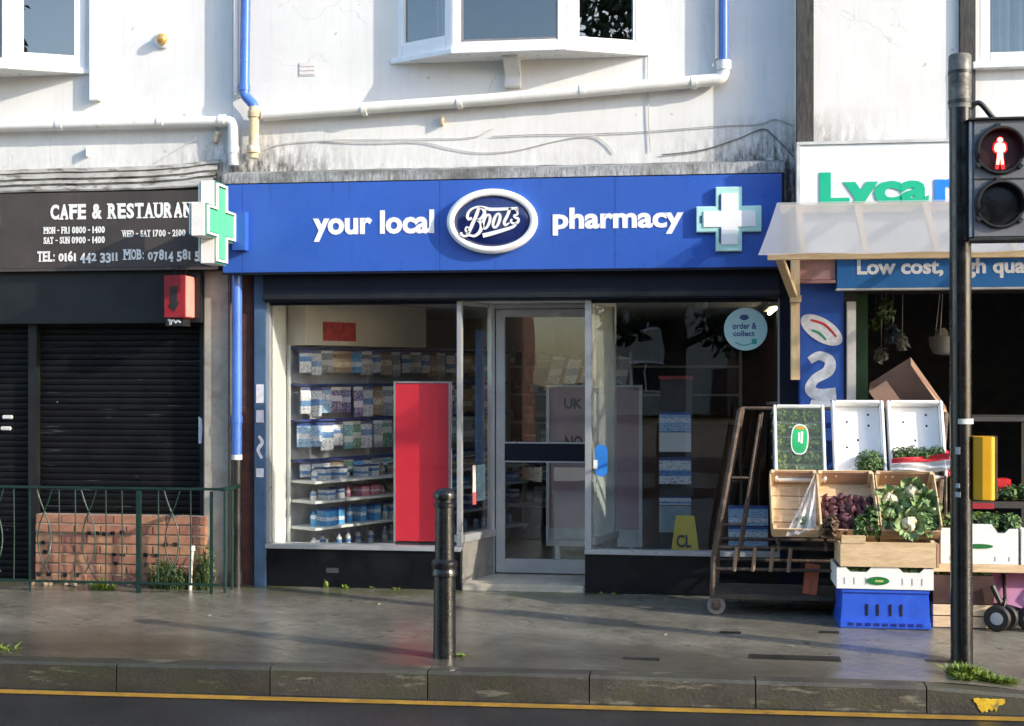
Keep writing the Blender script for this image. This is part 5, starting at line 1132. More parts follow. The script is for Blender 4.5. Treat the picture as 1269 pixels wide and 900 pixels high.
for k in range(20): bunch(T, (-w*.36+.24*w*(k % 4), L*(.10+.20*(k//4)), .048), (.062, .040, .040), 170, .024, (LEAFW if k in (8, 12, 4, 0) else LEAFL if k in (13, 9) else LEAFG), 'green leafy bunch under the clear film of the labelled crate', 'leafy bunches under clear film')
T, w, L = crates['film']
bunch(T, (w*.2, L*.14, .06), (.07, .05, .06), 420, .012, LEAFG, 'small green bunch left at the bottom of the film-lined wooden crate')
T, w, L = crates['beet']
random.seed(31); k = 0
for r_ in range(6):
    for c_ in range(6):
        x = -w/2+.04+c_*(w-.08)/5+random.uniform(-.016, .016); y = .03+r_*L*.105+random.uniform(-.012, .012); z = .045+random.uniform(0, .045); rad = random.uniform(.024, .046)
        p = world(T, x, y, z); mb = MB(); noisy_ball(mb, p, rad, .14, 9, 6, 1.0, k)
        d = Vector((random.uniform(-.5, .5), -.6, random.uniform(-.2, .9))).normalized(); mb.tube([p+d*rad*.85, p+d*rad*1.5, p+d*rad*2.0+Vector((.01, 0, -.008))], [.009, .005, .002], 5); k += 1
        tag(mb.build('beetroot', BEET, None, tuple(p), smooth=True), 'dark purple beetroot heaped in the wooden crate beside the cauliflowers', 'beetroot', 'beetroots in the wooden crate')
for k, (fx, fy) in enumerate(((.45, .06), (.42, .22), (.20, .05), (-.35, .04))):
    bunch(T, (w*fx, L*fy, .10), (.055, .045, .08), 130, .028, LEAFG if k != 3 else M('beet_leaf', (.09, .05, .03), .6), 'drooping dark leaf tuft on the beetroot heap', 'leaf tufts on the beetroots', 'beet_leaves')
T, w, L = crates['caul']
random.seed(41); CAULEAF = mat_leaf('cauliflower_leaf', (.085, .165, .06), (.27, .35, .165), .8)
CLAB = ['creamy cauliflower high in the crate against the beetroot divider', 'creamy cauliflower under the brown end sheet of its crate', 'cream cauliflower resting on the front board of its crate', 'pale green leafy head wedged beside the beetroot leaves', 'pale green leafy head near the rusty trolley post', 'pale green leafy head low beside the cream cauliflower']
for k, (fx, fy, rad, z) in enumerate(((-.28, .58, .075, .07), (.10, .72, .075, .075), (-.02, .10, .07, .10), (-.33, .30, .062, .09), (.30, .50, .07, .07), (.22, .25, .065, .08))):
    p = world(T, w*fx, L*fy, z); head = thing('cauliflower', tuple(p), CLAB[k], 'cauliflower', 'cauliflowers in the wooden crate')
    mb = MB()
    for j in range(26):
        d = Vector((random.gauss(0, 1), random.gauss(-.6, 1), random.gauss(.5, 1))).normalized(); noisy_ball(mb, p+d*rad*.55, rad*.36, .1, 7, 5, 1, j)
    curd = CAUL if k in (0, 1, 2) else LEAFL
    mb.build('curd', curd, head, smooth=True)
    for j in range(11):
        an = 2*math.pi*j/11+random.uniform(-.2, .2); ax = Vector((math.cos(an), -.25+random.uniform(-.2, .2), math.sin(an))).normalized(); tip = p+ax*rad*1.55+Vector((0, -.03, 0)); side = ax.cross(Vector((0, 1, 0))).normalized()*rad*.5
        mb = MB(); V = []; up_ = Vector((0, -1, 0)); ln_ = rad*random.uniform(1.1, 1.5)
        for u_ in range(6):
            f_ = u_/5; wd = rad*.50*math.sin(.25+f_*2.55)*(1+.15*random.uniform(-1, 1))
            cp_ = p+ax*(rad*.70+ln_*.75*f_)+up_*(rad*(-.25+.75*math.sin(f_*1.9)-.35*f_*f_))
            for v_ in (-1, -.5, 0, .5, 1): V.append(cp_+side.normalized()*wd*v_+up_*(rad*.28*v_*v_+random.uniform(-.006, .006)))
        mb.add(V, [(5*u_+v_, 5*u_+v_+1, 5*u_+6+v_, 5*u_+5+v_) for u_ in range(5) for v_ in range(4)])
        mb.build('leaf', LEAFL if (j+k) % 3 == 0 else CAULEAF, head, smooth=True)
bunch(T, (w*.28, L*.12, .085), (.075, .06, .08), 160, .03, LEAFL, 'loose pale green leaf tuft beside the lowest cauliflower', None, 'loose_leaves')
# film hanging over the first wooden crate
T, w, L = crates['film']; mb = MB(); n = 14; V = []
for i in range(n+1):
    for j in range(n+1):
        a_, b_ = i/n, j/n; V.append(world(T, w*(.50-.62*(1-b_)*a_-.1*a_), L*(1.0-1.08*a_), .14-.09*a_*(1-b_)+.012*math.sin(9*a_+5*b_)+.010*math.sin(17*b_+3*a_)))
mb.add(V, [(i*(n+1)+j, (i+1)*(n+1)+j, (i+1)*(n+1)+j+1, i*(n+1)+j+1) for i in range(n) for j in range(n)])
FILM = mat_film('crumpled_film', (.75, .75, .76), .40, .2)
tag(mb.build('plastic_film', FILM, None, tuple(world(T, 0, 0, .1)), smooth=True), 'crumpled clear plastic film draped in the end wooden crate', 'film')
# red and clear bag over crate p2
T, w, L = crates['p2']; n = 18
def bagpt(a, b): return world(T, -w*.55+w*1.25*a, L*(.02+.17*b*(1-.4*a)+.14*a*b), .13+.02*math.sin(8*a)+.012*math.sin(15*b+7*a)+.03*a)
bag = thing('produce_bag', tuple(world(T, 0, 0, .13)), 'clear plastic bag with red hems folded over the parsley crate', 'bag')
for nm, b0, b1, mt in (('red_hem', .62, 1.0, M('bag_red', (.55, .035, .05), .35, var=.1)), ('clear_panel', .0, .60, mat_film('bag_film', (.68, .68, .70), .75, .2))):
    mb = MB(); V = [bagpt(i/n, b0+(b1-b0)*j/6) for i in range(n+1) for j in range(7)]; mb.add(V, [(i*7+j, i*7+7+j, i*7+8+j, i*7+1+j) for i in range(n) for j in range(6)]); mb.build(nm, mt, bag, smooth=True)
mb = MB(); V = [world(T, w*(.52+.13*j/5), L*(.0+.30*i/8)-.03*(1-i/8), .15+.02*math.sin(i+j)) for i in range(9) for j in range(6)]; mb.add(V, [(i*6+j, i*6+6+j, i*6+7+j, i*6+1+j) for i in range(8) for j in range(5)]); mb.build('red_hem', M('bag_red', (.55, .035, .05), .35), bag, smooth=True)
# front stack: blue crate, white carton, wooden crate
bq = gp(1096, 780, .03); SYF = bq.y
x0, x1 = at(1041, 760, SYF).x, at(1153, 760, SYF).x; zc0 = pz(x0, SYF); zc1 = at(1096, 730, SYF).z; dp = .40
bc = thing('blue_crate', ((x0+x1)/2, SYF+dp/2, zc0), 'bright blue plastic crate on the pavement at the bottom of the stall', 'crate')
ins = .018
mb = MB(); sl_ = .012
V = [(x0-sl_*.3, SYF-.006, zc0), (x1+sl_*.3, SYF-.006, zc0), (x1+.0, SYF+dp, zc0), (x0, SYF+dp, zc0), (x0+sl_, SYF, zc1), (x1-sl_, SYF, zc1), (x1-sl_, SYF+dp, zc1), (x0+sl_, SYF+dp, zc1)]
mb.add(V, [(0, 3, 2, 1), (4, 5, 6, 7), (0, 1, 5, 4), (1, 2, 6, 5), (2, 3, 7, 6), (3, 0, 4, 7)]); mb.build('crate_body', BLUEC, bc, bev=.006)
mb = MB(); mb.box(x0-.004, x1+.004, SYF-.016, SYF+dp+.004, zc0+.0, zc0+.055); mb.build('base_rim', BLUEC, bc, bev=.006)
mb = MB(); mb.box(x0+.004, x1-.004, SYF-.012, SYF+dp+.002, zc1-.03, zc1-.001); mb.build('top_rim', BLUEC, bc, bev=.006)
for f in (.30, .42, .56, .68):
    xx = x0+(x1-x0)*f; mb = MB(); mb.box(xx-.008, xx+.008, SYF-.0085, SYF+.004, zc0+.085, zc0+.165); mb.build('slot', VOID, bc, bev=.003)
for k in range(9):
    xx = x0+(x1-x0)*(.12+.095*k); mb = MB(); mb.box(xx-.018, xx+.018, SYF-.0185, SYF-.01, zc0+.018, zc0+.038); mb.build('base_slot', M('deep_blue', (.004, .014, .19), .5, bmp=0), bc)
# white printed carton
wx0_, wx1_ = at(1037, 718, SYF-.02).x, at(1157, 718, SYF-.02).x; zw0 = zc1+.001; zw1 = at(1096, 704, SYF-.02).z
wc = thing('white_carton', ((wx0_+wx1_)/2, SYF+.2, zw0), 'shallow white carton with a green oval label on top of the blue crate', 'carton')
def carton_front(mb, x0, x1, y0, y1, z0, z1, lift):
    P = [(x0, z0), (x1, z0), (x1, z1), (x1-.06, z1), (x1-.09, z1-.03), ((x0+x1)/2+.12, z1-.03), ((x0+x1)/2+.08, z1+lift), ((x0+x1)/2-.08, z1+lift), ((x0+x1)/2-.12, z1-.03), (x0+.09, z1-.03), (x0+.06, z1), (x0, z1)]
    mb.prism(P, y0, y1)
CARTW = M('carton_white', (.74, .75, .74), .6, var=.05, bmp=.03, stain=((.55, .53, .48), 12, .62))
mb = MB(); carton_front(mb, wx0_, wx1_, SYF-.02, SYF-.014, zw0, zw1, .012); mb.build('front_panel', CARTW, wc)
mb = MB(); carton_front(mb, wx0_, wx1_, SYF+dp, SYF+dp+.006, zw0, zw1, .012); mb.build('back_panel', CARTW, wc)
for sx in (wx0_, wx1_-.006): mb = MB(); mb.box(sx, sx+.006, SYF-.014, SYF+dp, zw0, zw1); mb.build('side_panel', CARTW, wc)
mb = MB(); mb.box(wx0_+.006, wx1_-.006, SYF-.014, SYF+dp, zw0, zw0+.005); mb.build('floor_panel', CARTW, wc)
q = at(1088, 720, SYF-.02); mb = MB(); n = 24
mb.prism([(q.x+.075*math.cos(2*math.pi*k/n), q.z+.028*math.sin(2*math.pi*k/n)) for k in range(n)], SYF-.024, SYF-.0205); mb.build('green_label', M('label_dkgreen', (.018, .16, .04), .4, var=.2, scale=40, bmp=0), wc)
mb = MB(); mb.box(q.x-.02, q.x+.035, SYF-.0255, SYF-.0242, q.z-.008, q.z+.006); mb.build('label_stripe', M('label_lime', (.4, .5, .15), .5, bmp=0), wc)
for f in (.08, .18, .30, .68, .78, .88):
    xx = wx0_+(wx1_-wx0_)*f; mb = MB(); mb.box(xx-.004, xx+.004, SYF-.0212, SYF-.0202, zw0+.03, zw0+.075); mb.build('vent_slot', M('slot_grey', (.3, .32, .34), .6, bmp=0), wc)
for k in range(9):
    random.seed(60+k); xx = wx0_+.06+(wx1_-wx0_-.12)*k/8; mb = MB(); noisy_ball(mb, (xx, SYF+.05, zw0+.10), .048, .18, 9, 6, .8, k); leaves(mb, (xx, SYF+.05, zw0+.11), (.05, .045, .035), 26, .022)
    tag(mb.build('lettuce', LEAFL, None, (xx, SYF+.05, zw0)), 'pale green lettuce peeping over the white carton on the blue crate', 'lettuce', 'lettuces in the white carton')
# upper wooden crate of the stack (flat)
x0_, x1_ = at(1041, 685, SYF-.02).x, at(1160, 685, SYF-.02).x; zq0 = zw1+.006; zq1 = at(1096, 672, SYF-.02).z
c = thing('wooden_crate', ((x0_+x1_)/2, SYF+.15, zq0), 'pale wooden crate lying flat on the white carton below the cauliflowers', 'crate')
def wb_(nm, *b, m=CRATE): mb = MB(); mb.box(*b); return mb.build(nm, m, c, bev=.002)
wb_('front_board', x0_, x1_, SYF-.03, SYF-.02, zq0, zq1); wb_('back_board', x0_, x1_, SYF+.36, SYF+.37, zq0, zq1+.02)
for sx in (x0_, x1_-.01): wb_('side_board', sx, sx+.01, SYF-.0195, SYF+.3595, zq0+.002, zq1-.012)
for i in range(5): wb_('floor_slat', x0_+.012, x1_-.012, SYF-.018+i*.076, SYF+.05+i*.076, zq0+.002, zq0+.009)
for sx in (x0_+.011, x1_-.036): wb_('corner_post', sx, sx+.025, SYF-.0195, SYF+.006, zq0+.01, zq1+.015)
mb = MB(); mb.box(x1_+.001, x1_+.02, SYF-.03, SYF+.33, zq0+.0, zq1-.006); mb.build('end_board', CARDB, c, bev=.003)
wb_('top_rail', at(1042, 672, SYF).x, at(1072, 672, SYF).x, SYF-.035, SYF-.0305, zq1-.012, zq1+.045)
# cardboard box tipped on its side behind the crates
q = at(1118, 500, -.12); cb = thing('cardboard_box', tuple(q), 'open brown cardboard box tipped on edge behind the white crates', 'box')
T = Matrix.Translation(q+Vector((.035, -.04, .03))) @ Matrix.Rotation(R(-16), 4, 'Z') @ Matrix.Rotation(R(-33), 4, 'Y') @ Matrix.Rotation(R(14), 4, 'X')
bwid, bdep, bh = .36, .30, .46
for nm, bb in (('side_panel', (-bwid/2, -bwid/2+.006, -bdep/2, bdep/2, -bh/2, bh/2)), ('side_panel', (bwid/2-.006, bwid/2, -bdep/2, bdep/2, -bh/2, bh/2)), ('back_panel', (-bwid/2+.006, bwid/2-.006, bdep/2-.006, bdep/2, -bh/2, bh/2)), ('front_panel', (-bwid/2+.006, -bwid/2+.15, -bdep/2, -bdep/2+.006, -bh/2, bh/2)), ('bottom_panel', (-bwid/2+.006, bwid/2-.006, -bdep/2, bdep/2-.006, -bh/2, -bh/2+.006))):
    mb = MB(); mb.T = T; mb.box(*bb); mb.build(nm, CARDB, cb)
mb = MB(); tx0_, tx1_ = at(1075, 520, -.1).x, at(1190, 520, -.1).x; zt2 = at(1120, 508, -.2).z-.05
mb.box(tx0_, tx1_+.6, -.28, .35, zt2-.03, zt2)
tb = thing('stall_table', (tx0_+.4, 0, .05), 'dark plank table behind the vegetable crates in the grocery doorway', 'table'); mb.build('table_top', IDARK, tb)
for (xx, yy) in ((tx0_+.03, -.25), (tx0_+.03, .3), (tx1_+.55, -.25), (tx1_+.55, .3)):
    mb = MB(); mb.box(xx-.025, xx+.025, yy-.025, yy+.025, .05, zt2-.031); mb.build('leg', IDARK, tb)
# orange slab leaning under the trolley
q = at(1003, 730, -.75); mb = MB(); mb.T = Matrix.Translation((q.x, -.75, zb_+.036)) @ Matrix.Rotation(R(8), 4, 'Y') @ Matrix.Rotation(R(-12), 4, 'X'); mb.box(-.05, .05, 0, .03, 0, .22); mb.box(-.05, -.0, -.006, -.0005, .0, .10); mb.box(-.03, .05, -.006, -.0005, .12, .2)
tag(mb.build('orange_board', M('orange_plastic', (.42, .10, .04), .5, var=.2), None, (q.x, -.75, zb_+.036), bev=.004), 'short orange board leaning on the trolley deck under the crates', 'board')
# --- produce right of the pole
RYF = -1.0
wx0_, wx1_ = at(1166, 675, RYF).x, at(1262, 675, RYF).x; zw0, zw1 = at(1210, 699, RYF).z, at(1210, 655, RYF).z; rdp = .36
zsh_ = zw0-.03
bx = thing('produce_bench', ((wx0_+wx1_)/2, RYF+.2, .03), 'low wooden bench carrying white cartons beside the signal pole', 'bench')
mb = MB(); mb.box(wx0_-.05, wx1_+.5, RYF-.02, RYF+.45, zsh_-.025, zsh_+.028); mb.build('bench_top', CRATE, bx, bev=.003)
for xx in (wx0_, wx1_+.42):
    mb = MB(); mb.box(xx-.02, xx+.02, RYF+.38, RYF+.42, .03, zsh_-.026); mb.build('leg', CRATE, bx)
    mb = MB(); mb.box(xx-.02, xx+.02, RYF+.26, RYF+.30, .03, zsh_-.026); mb.build('leg', CRATE, bx)
def rcarton(x0, x1, y0, z0, z1, lab):
    w_ = thing('white_carton', ((x0+x1)/2, y0+.18, z0), lab, 'carton')
    mb = MB(); carton_front(mb, x0, x1, y0, y0+.006, z0, z1, .03); mb.build('front_panel', CARTW, w_)
    mb = MB(); carton_front(mb, x0, x1, y0+rdp, y0+rdp+.006, z0, z1, .03); mb.build('back_panel', CARTW, w_)
    for sx in (x0, x1-.006): mb = MB(); mb.box(sx, sx+.006, y0+.0065, y0+rdp-.0005, z0, z1); mb.build('side_panel', CARTW, w_)
    mb = MB(); mb.box(x0+.0065, x1-.0065, y0+.0065, y0+rdp-.0005, z0, z0+.005); mb.build('floor_panel', CARTW, w_)
    mb = MB(); n = 20; xc, zc = (x0+x1)/2, (z0+z1)/2+.0
    mb.prism([(xc+.09*math.cos(2*math.pi*k/n), zc+.016*math.sin(2*math.pi*k/n)) for k in range(n)], y0-.004, y0-.0005); mb.build('green_label', M('label_dkgreen', (.018, .16, .04), .4), w_)
    for f in (.12, .3, .7, .88): xx = x0+(x1-x0)*f; mb = MB(); mb.box(xx-.004, xx+.004, y0-.0012, y0-.0004, z0+.02, z0+.05); mb.build('vent_slot', M('slot_grey', (.3, .32, .34), .6), w_)
    return w_
rcarton(wx0_, wx1_, RYF, zw0, zw1, 'white carton heaped with salad greens on the bench behind the signal pole')
rcarton(wx1_+.02, wx1_+.56, RYF, zw0, zw1, 'white carton at the far end of the bench past the salad greens')
for k in range(7):
    xx = wx0_+.05+(wx1_-wx0_-.08)*k/6; p = Vector((xx, RYF+.10+.05*(k % 2), zw1+.03)); mb = MB(); random.seed(70+k); leaves(mb, p, (.07, .09, .07), 300, .020)
    tag(mb.build('salad_greens', LEAFW if k in (3,) else LEAFG, None, tuple(p)), 'leafy salad bunch heaped above the white carton behind the pole', 'vegetable', 'salad bunches in the bench carton')
# rear raised tray: red and green goods
q = at(1240, 600, -.35); mb = MB(); mb.box(q.x-.30, q.x+.5, -.50, -.15, q.z-.16, q.z-.12); rs = thing('rear_shelf', (q.x, -.3, .05), 'dark raised shelf with red punnets at the back of the grocery stall', 'shelf'); mb.build('shelf_top', IDARK, rs)
for xx in (q.x-.27, q.x+.47): mb = MB(); mb.box(xx-.02, xx+.02, -.2, -.16, .05, q.z-.161); mb.build('leg', IDARK, rs)
x0_, x1_, z0_, z1_ = box_at(1230, 1253, 594, 613, -.40)
rb = thing('red_box', (q.x, -.4, z0_), 'small bright red box with a white band on the rear stall shelf', 'box'); mb = MB(); mb.box(x0_, x1_, -.40, -.25, z0_, z1_); mb.build('box_body', M('box_red', (.55, .02, .025), .4, bmp=0), rb, bev=.003)
mb = MB(); mb.box(x0_, x1_, -.403, -.4005, z0_, z0_+.035); mb.build('white_band', WHITEP, rb)
for k in range(5):
    p = Vector((q.x-.22+.13*k, -.38, q.z-.055)); mb = MB(); random.seed(90+k); leaves(mb, p, (.085, .07, .06), 170, .024)
    tag(mb.build('cabbage_greens', LEAFG, None, tuple(p)), 'dark leafy greens heaped on the rear stall shelf under the red box', 'vegetable', 'dark greens on the rear shelf')
mb = MB(); p = at(1215, 640, -.55); mb.box(p.x-.12, p.x+.1, -.52, -.505, q.z-.165, q.z-.125); tag(mb.build('red_strip', M('strip_red', (.35, .02, .03), .5), None, tuple(p)), 'red edging strip on the front of the rear stall shelf', 'strip')
# wooden box under the bench
x0_, x1_, z0_, z1_ = box_at(1156, 1232, 712, 781, -1.02); zm2 = at(1190, 749, -1.02).z
lo = thing('slatted_box', ((x0_+x1_)/2, -.9, .03), 'pale slatted wooden box with a dark brown panel behind the signal pole', 'box')
DKB = M('dark_brown_panel', (.045, .018, .014), .6, var=.2)
mb = MB(); mb.box(x0_, x1_, -1.02, -.82, zm2+.001, z1_-.01); mb.build('brown_panel', DKB, lo, bev=.003)
zz = pz(x0_, -1.0); hh = (zm2-zz)/2
for k in range(2): mb = MB(); mb.box(x0_, x1_, -1.022, -.82, zz+k*hh+.003, zz+(k+1)*hh-.004); mb.build('slat', CRATE, lo, bev=.003)
for k in range(5):
    p = Vector((x0_+.05+(x1_-x0_-.1)*k/4, -.92, z1_+.0)); mb = MB(); random.seed(110+k); leaves(mb, p, (.05, .05, .018), 60, .018); tag(mb.build('herb_tuft', LEAFL, None, tuple(p)), 'pale herb tuft on top of the dark brown panel box', 'vegetable', 'herb tufts on the brown box')
# pushchair cut by the frame edge
wq = gp(1236, 788, -.005); 
pc_ = thing('pushchair', (wq.x+.3, wq.y+.2, wq.z), 'pushchair with chunky black wheels and pink fabric beside the stall', 'pushchair')
TYRE = M('tyre_black', (.012, .012, .012), .55, var=.2); PINK = M('pink_fabric', (.40, .17, .30), .7, var=.12); HUBG = M('hub_grey', (.42, .43, .45), .4)
for (dx, dy) in ((0, 0), (.06, .05), (.22, .02), (.28, .06), (.05, .52), (.52, .52)):
    cx_, cy_ = wq.x+dx, wq.y+dy; zz = pz(cx_, cy_)
    mb = MB(); rw = .088
    T = Matrix.Translation((cx_, cy_, zz+rw)) @ Matrix.Rotation(R(-24), 4, 'Z'); mb.T = T
    mb.lathe([(.05, -.022), (rw-.012, -.022), (rw, -.010), (rw, .010), (rw-.012, .022), (.05, .022)], (0, 0, 0), 22, 'y'); wh = mb.build('wheel', TYRE, pc_, smooth=True)
    mb = MB(); mb.T = T; mb.lathe([(.048, -.021), (.05, .0), (.048, .021), (.02, .026)], (0, 0, 0), 18, 'y'); mb.build('hub', HUBG, wh, smooth=True)
b0 = Vector((wq.x+.03, wq.y+.02, .17)); 
for p, q_, r_ in (((wq.x+.03, wq.y+.03, .10), (wq.x+.06, wq.y+.05, .24), .016), ((wq.x+.25, wq.y+.04, .10), (wq.x+.25, wq.y+.06, .26), .016), ((wq.x+.06, wq.y+.05, .24), (wq.x+.14, wq.y+.50, .62), .012), ((wq.x+.25, wq.y+.06, .26), (wq.x+.45, wq.y+.5, .62), .012), ((wq.x+.05, wq.y+.52, .10), (wq.x+.30, wq.y+.10, .55), .012), ((wq.x+.52, wq.y+.52, .10), (wq.x+.5, wq.y+.1, .55), .012), ((wq.x+.02, wq.y+.0, .22), (wq.x-.03, wq.y+.01, .33), .02)):
    mb = MB(); mb.tube([p, q_], r_, 8); mb.build('frame_tube', SIGK, pc_, smooth=True)
mb = MB(); n = 10; V = []
for i in range(n+1):
    for j in range(n+1):
        a_, b_ = i/n, j/n; V.append((wq.x-.02+.62*a_+.02*math.sin(6*b_), wq.y+.10+.25*b_-.05*math.sin(a_*math.pi), .20+.36*b_-.03*math.sin(a_*math.pi)+.012*math.sin(11*a_+4*b_)))
mb.add(V, [(i*(n+1)+j, (i+1)*(n+1)+j, (i+1)*(n+1)+j+1, i*(n+1)+j+1) for i in range(n) for j in range(n)]); mb.build('fabric_seat', PINK, pc_, smooth=True)
mb = MB(); mb.box(wq.x+.04, wq.x+.42, wq.y+.10, wq.y+.4, .145, .20); mb.build('basket', M('basket_lilac', (.30, .28, .36), .6), pc_, bev=.02)
# hanging things inside the grocery
q = at(1172, 425, .9); hb = thing('hanging_basket', tuple(q), 'white hanging bowl on cords inside the dark grocery doorway', 'basket')
mb = MB(); mb.lathe([(.03, -.10), (.10, -.085), (.13, -.03), (.135, .05), (.12, .05), (.10, -.03)], tuple(q), 20); mb.build('bowl', M('bowl_white', (.55, .53, .52), .5, var=.1), hb, smooth=True)
for an in (0, 120, 240): mb = MB(); mb.tube([q+Vector((.13*math.cos(R(an)), .13*math.sin(R(an)), .05)), (q.x, q.y, 2.84)], .004, 5); mb.build('cord', STK, hb)
mb = MB(); noisy_ball(mb, q+Vector((-.03, 0, .07)), .05, .2, 8, 6, 1, 3); mb.build('bulb', M('bulb_white', (.5, .5, .47), .6), hb, smooth=True)
for k, (px, py, s_, mt) in enumerate(((1098, 385, .07, LEAFL), (1106, 415, .06, M('hang_blue', (.12, .17, .24), .5)), (1118, 425, .05, M('hang_white', (.40, .40, .38), .6)), (1092, 440, .05, M('hang_white', (.40, .40, .38), .6)), (1085, 400, .05, LEAFG))):
    q = at(px, py, .7+.1*k); mb = MB(); random.seed(200+k); leaves(mb, q, (s_, s_*.7, s_*1.5), 70, .03); mb.tube([q, (q.x+.01, q.y, 2.84)], .004, 5)
    tag(mb.build('hanging_bunch', mt, None, tuple(q)), ['pale green bunch', 'blue packet bunch', 'off-white packet bunch nearer the bowl', 'off-white packet bunch by the green post', 'dark green bunch'][k]+' hanging inside the grocery doorway', 'bunch')

# ================================================================== PHARMACY INTERIOR
# left wall shelving
sx_ = XL+.032; SD = .34
SHR = R(-31); TSH = Matrix.Translation((sx_, .44, 0)) @ Matrix.Rotation(SHR, 4, 'Z') @ Matrix.Translation((-sx_, -.44, 0))
class MS(MB):
    def __init__(s): super().__init__(); s.T = TSH
su = thing('wall_shelving', (sx_+.17, 1.6, FLO), 'tall white wall shelving of toiletries seen through the pharmacy window', 'shelving')
mb = MS(); mb.box(sx_, sx_+.02, .44, 3.4, FLO, 2.0); mb.build('back_panel', M('peg_grey', (.34, .35, .37), .7, bmp=0), su)
mb = MS(); mb.box(sx_+.001, sx_+.24, .43, 1.9, 2.001, 2.37); mb.build('bulkhead', ICREAM, su)
SHM = M('shelf_white', (.62, .62, .60), .5, var=.04, bmp=0)
shelf_z = [.28, .484, .705, .87]
for z in shelf_z:
    mb = MS(); mb.box(sx_+.021, sx_+SD, .44, 3.3, z-.022, z); mb.build('shelf', SHM, su, bev=.003)
for yy in (.43, 1.35, 2.3, 3.3):
    mb = MS(); mb.box(sx_+.02, sx_+.05, yy-.012, yy+.0, FLO, 2.0); mb.build('upright', SHM, su)
BLUEST = M('strip_blue', (.03, .06, .22), .5, bmp=0)
for z in (1.02, 1.36, 1.66, 1.965):
    mb = MS(); mb.box(sx_+.021, sx_+.15, .45, 3.2, z, z+.016); mb.build('hook_rail', BLUEST, su)
mb = MS(); q = at(385, 415, .8)
pk = M('poster_red', (.42, .035, .025), .6, var=.3, scale=18, bmp=0)
mb.box(sx_+.241, sx_+.246, .62, 1.0, 2.04, 2.20); tag(mb.build('wall_poster', pk, None, tuple(TSH @ Vector((sx_+.245, .9, 2.03)))), 'red picture strip on the cream bulkhead above the toiletries', 'poster')
PCOL = {'white': (.66, .67, .66), 'pale blue': (.35, .50, .66), 'purple': (.10, .06, .20), 'sky blue': (.10, .36, .66), 'grey': (.24, .24, .25), 'tan': (.36, .27, .18), 'green': (.09, .22, .13), 'navy': (.03, .05, .17), 'teal': (.05, .28, .30), 'pink': (.55, .24, .30)}
def mat_pack(name, base, band, ink):
    """printed packet: coloured header and band, rows of small print, shifted from pack to pack"""
    m, n, l, p = nodes(name); tc = n.new('ShaderNodeTexCoord'); oi = n.new('ShaderNodeObjectInfo')
    sp = n.new('ShaderNodeSeparateXYZ'); l.new(tc.outputs['Generated'], sp.inputs[0])
    z = sp.outputs[2]; lo = math_(n, l, 'MULTIPLY_ADD', oi.outputs['Random'], .35); lo.node.inputs[2].default_value = .18
    b1 = math_(n, l, 'GREATER_THAN', z, lo); b2 = math_(n, l, 'LESS_THAN', z, math_(n, l, 'ADD', lo, .22)); bd = math_(n, l, 'MULTIPLY', b1, b2)
    col = mixc(n, l, bd, base, band)
    hd = math_(n, l, 'GREATER_THAN', z, .88); col = mixc(n, l, hd, col, ink)
    mp = n.new('ShaderNodeMapping'); mp.inputs['Scale'].default_value = (9, 9, 26); l.new(tc.outputs['Generated'], mp.inputs[0])
    ad = n.new('ShaderNodeVectorMath'); ad.operation = 'ADD'; l.new(mp.outputs[0], ad.inputs[0]); l.new(oi.outputs['Random'], ad.inputs[1])
    nz = n.new('ShaderNodeTexNoise'); nz.inputs['Scale'].default_value = 1.0; nz.inputs['Detail'].default_value = 1; l.new(ad.outputs[0], nz.inputs['Vector'])
    tx = ramp(n, l, nz.outputs['Fac'], [(.56, 0.0), (.60, .75)]); col = mixc(n, l, tx, col, ink)
    l.new(col, p.inputs['Base Color']); p.inputs['Roughness'].default_value = .35; return m
BANDS = {'white': ((.10, .25, .50), (.05, .07, .2)), 'pale blue': ((.70, .72, .74), (.03, .08, .3)), 'purple': ((.55, .5, .62), (.6, .58, .62)), 'sky blue': ((.7, .74, .78), (.02, .08, .3)), 'grey': ((.55, .52, .48), (.6, .6, .6)), 'tan': ((.6, .5, .36), (.12, .06, .03)), 'green': ((.55, .6, .5), (.6, .62, .55)), 'navy': ((.45, .5, .6), (.6, .62, .7)), 'teal': ((.6, .66, .64), (.55, .62, .6)), 'pink': ((.7, .6, .62), (.3, .04, .08))}
PM = {k: mat_pack('pack_'+k.replace(' ', '_'), v, *BANDS[k]) for k, v in PCOL.items()}
WB = {}
def packet(col, x, y, z, w, h, d, lab, grp, name='packet', kind='bag', lean=0, swing=False):
    key = (col, kind, round(w, 3), round(h, 3), round(d, 3))
    if key not in WB:
        mb = MB()
        if kind == 'bag':   # hanging pouch: header card + bellied body
            mb.box(-.002, .002, -w/2, w/2, -h*.14, 0); V = []
            for i in range(5):
                zz = -h*.14-(h*.86)*i/4; b = [.3, .9, 1, .95, .6][i]*d/2; V += [(-b, -w/2, zz), (b, -w/2*.98, zz), (b*1.1, 0, zz), (b, w/2*.98, zz), (-b, w/2, zz)]
            mb.add(V, [(5*i+k, 5*i+(k+1) % 5, 5*i+5+(k+1) % 5, 5*i+5+k) for i in range(4) for k in range(5)])
        elif kind == 'bottle': mb.lathe([(w*.42, 0), (w*.5, .01), (w*.5, h*.62), (w*.4, h*.72), (w*.2, h*.78), (w*.2, h*.84), (w*.24, h*.84), (w*.24, h), (w*.05, h)], (0, 0, 0), 12)
        else: mb.box(-d/2, d/2, -w/2, w/2, 0, h)
        WB[key] = mb.mesh(name, PM[col], smooth=kind == 'bottle', bev=.002 if kind == 'box' else 0)
    if swing: p_ = TSH @ Vector((x, y, z)); x, y, z = p_; lean += SHR
    o = link(name, WB[key], None, (x, y, z), (0, 0, lean)); return tag(o, lab, {'bag': 'packet', 'bottle': 'bottle', 'box': 'box'}[kind], grp)
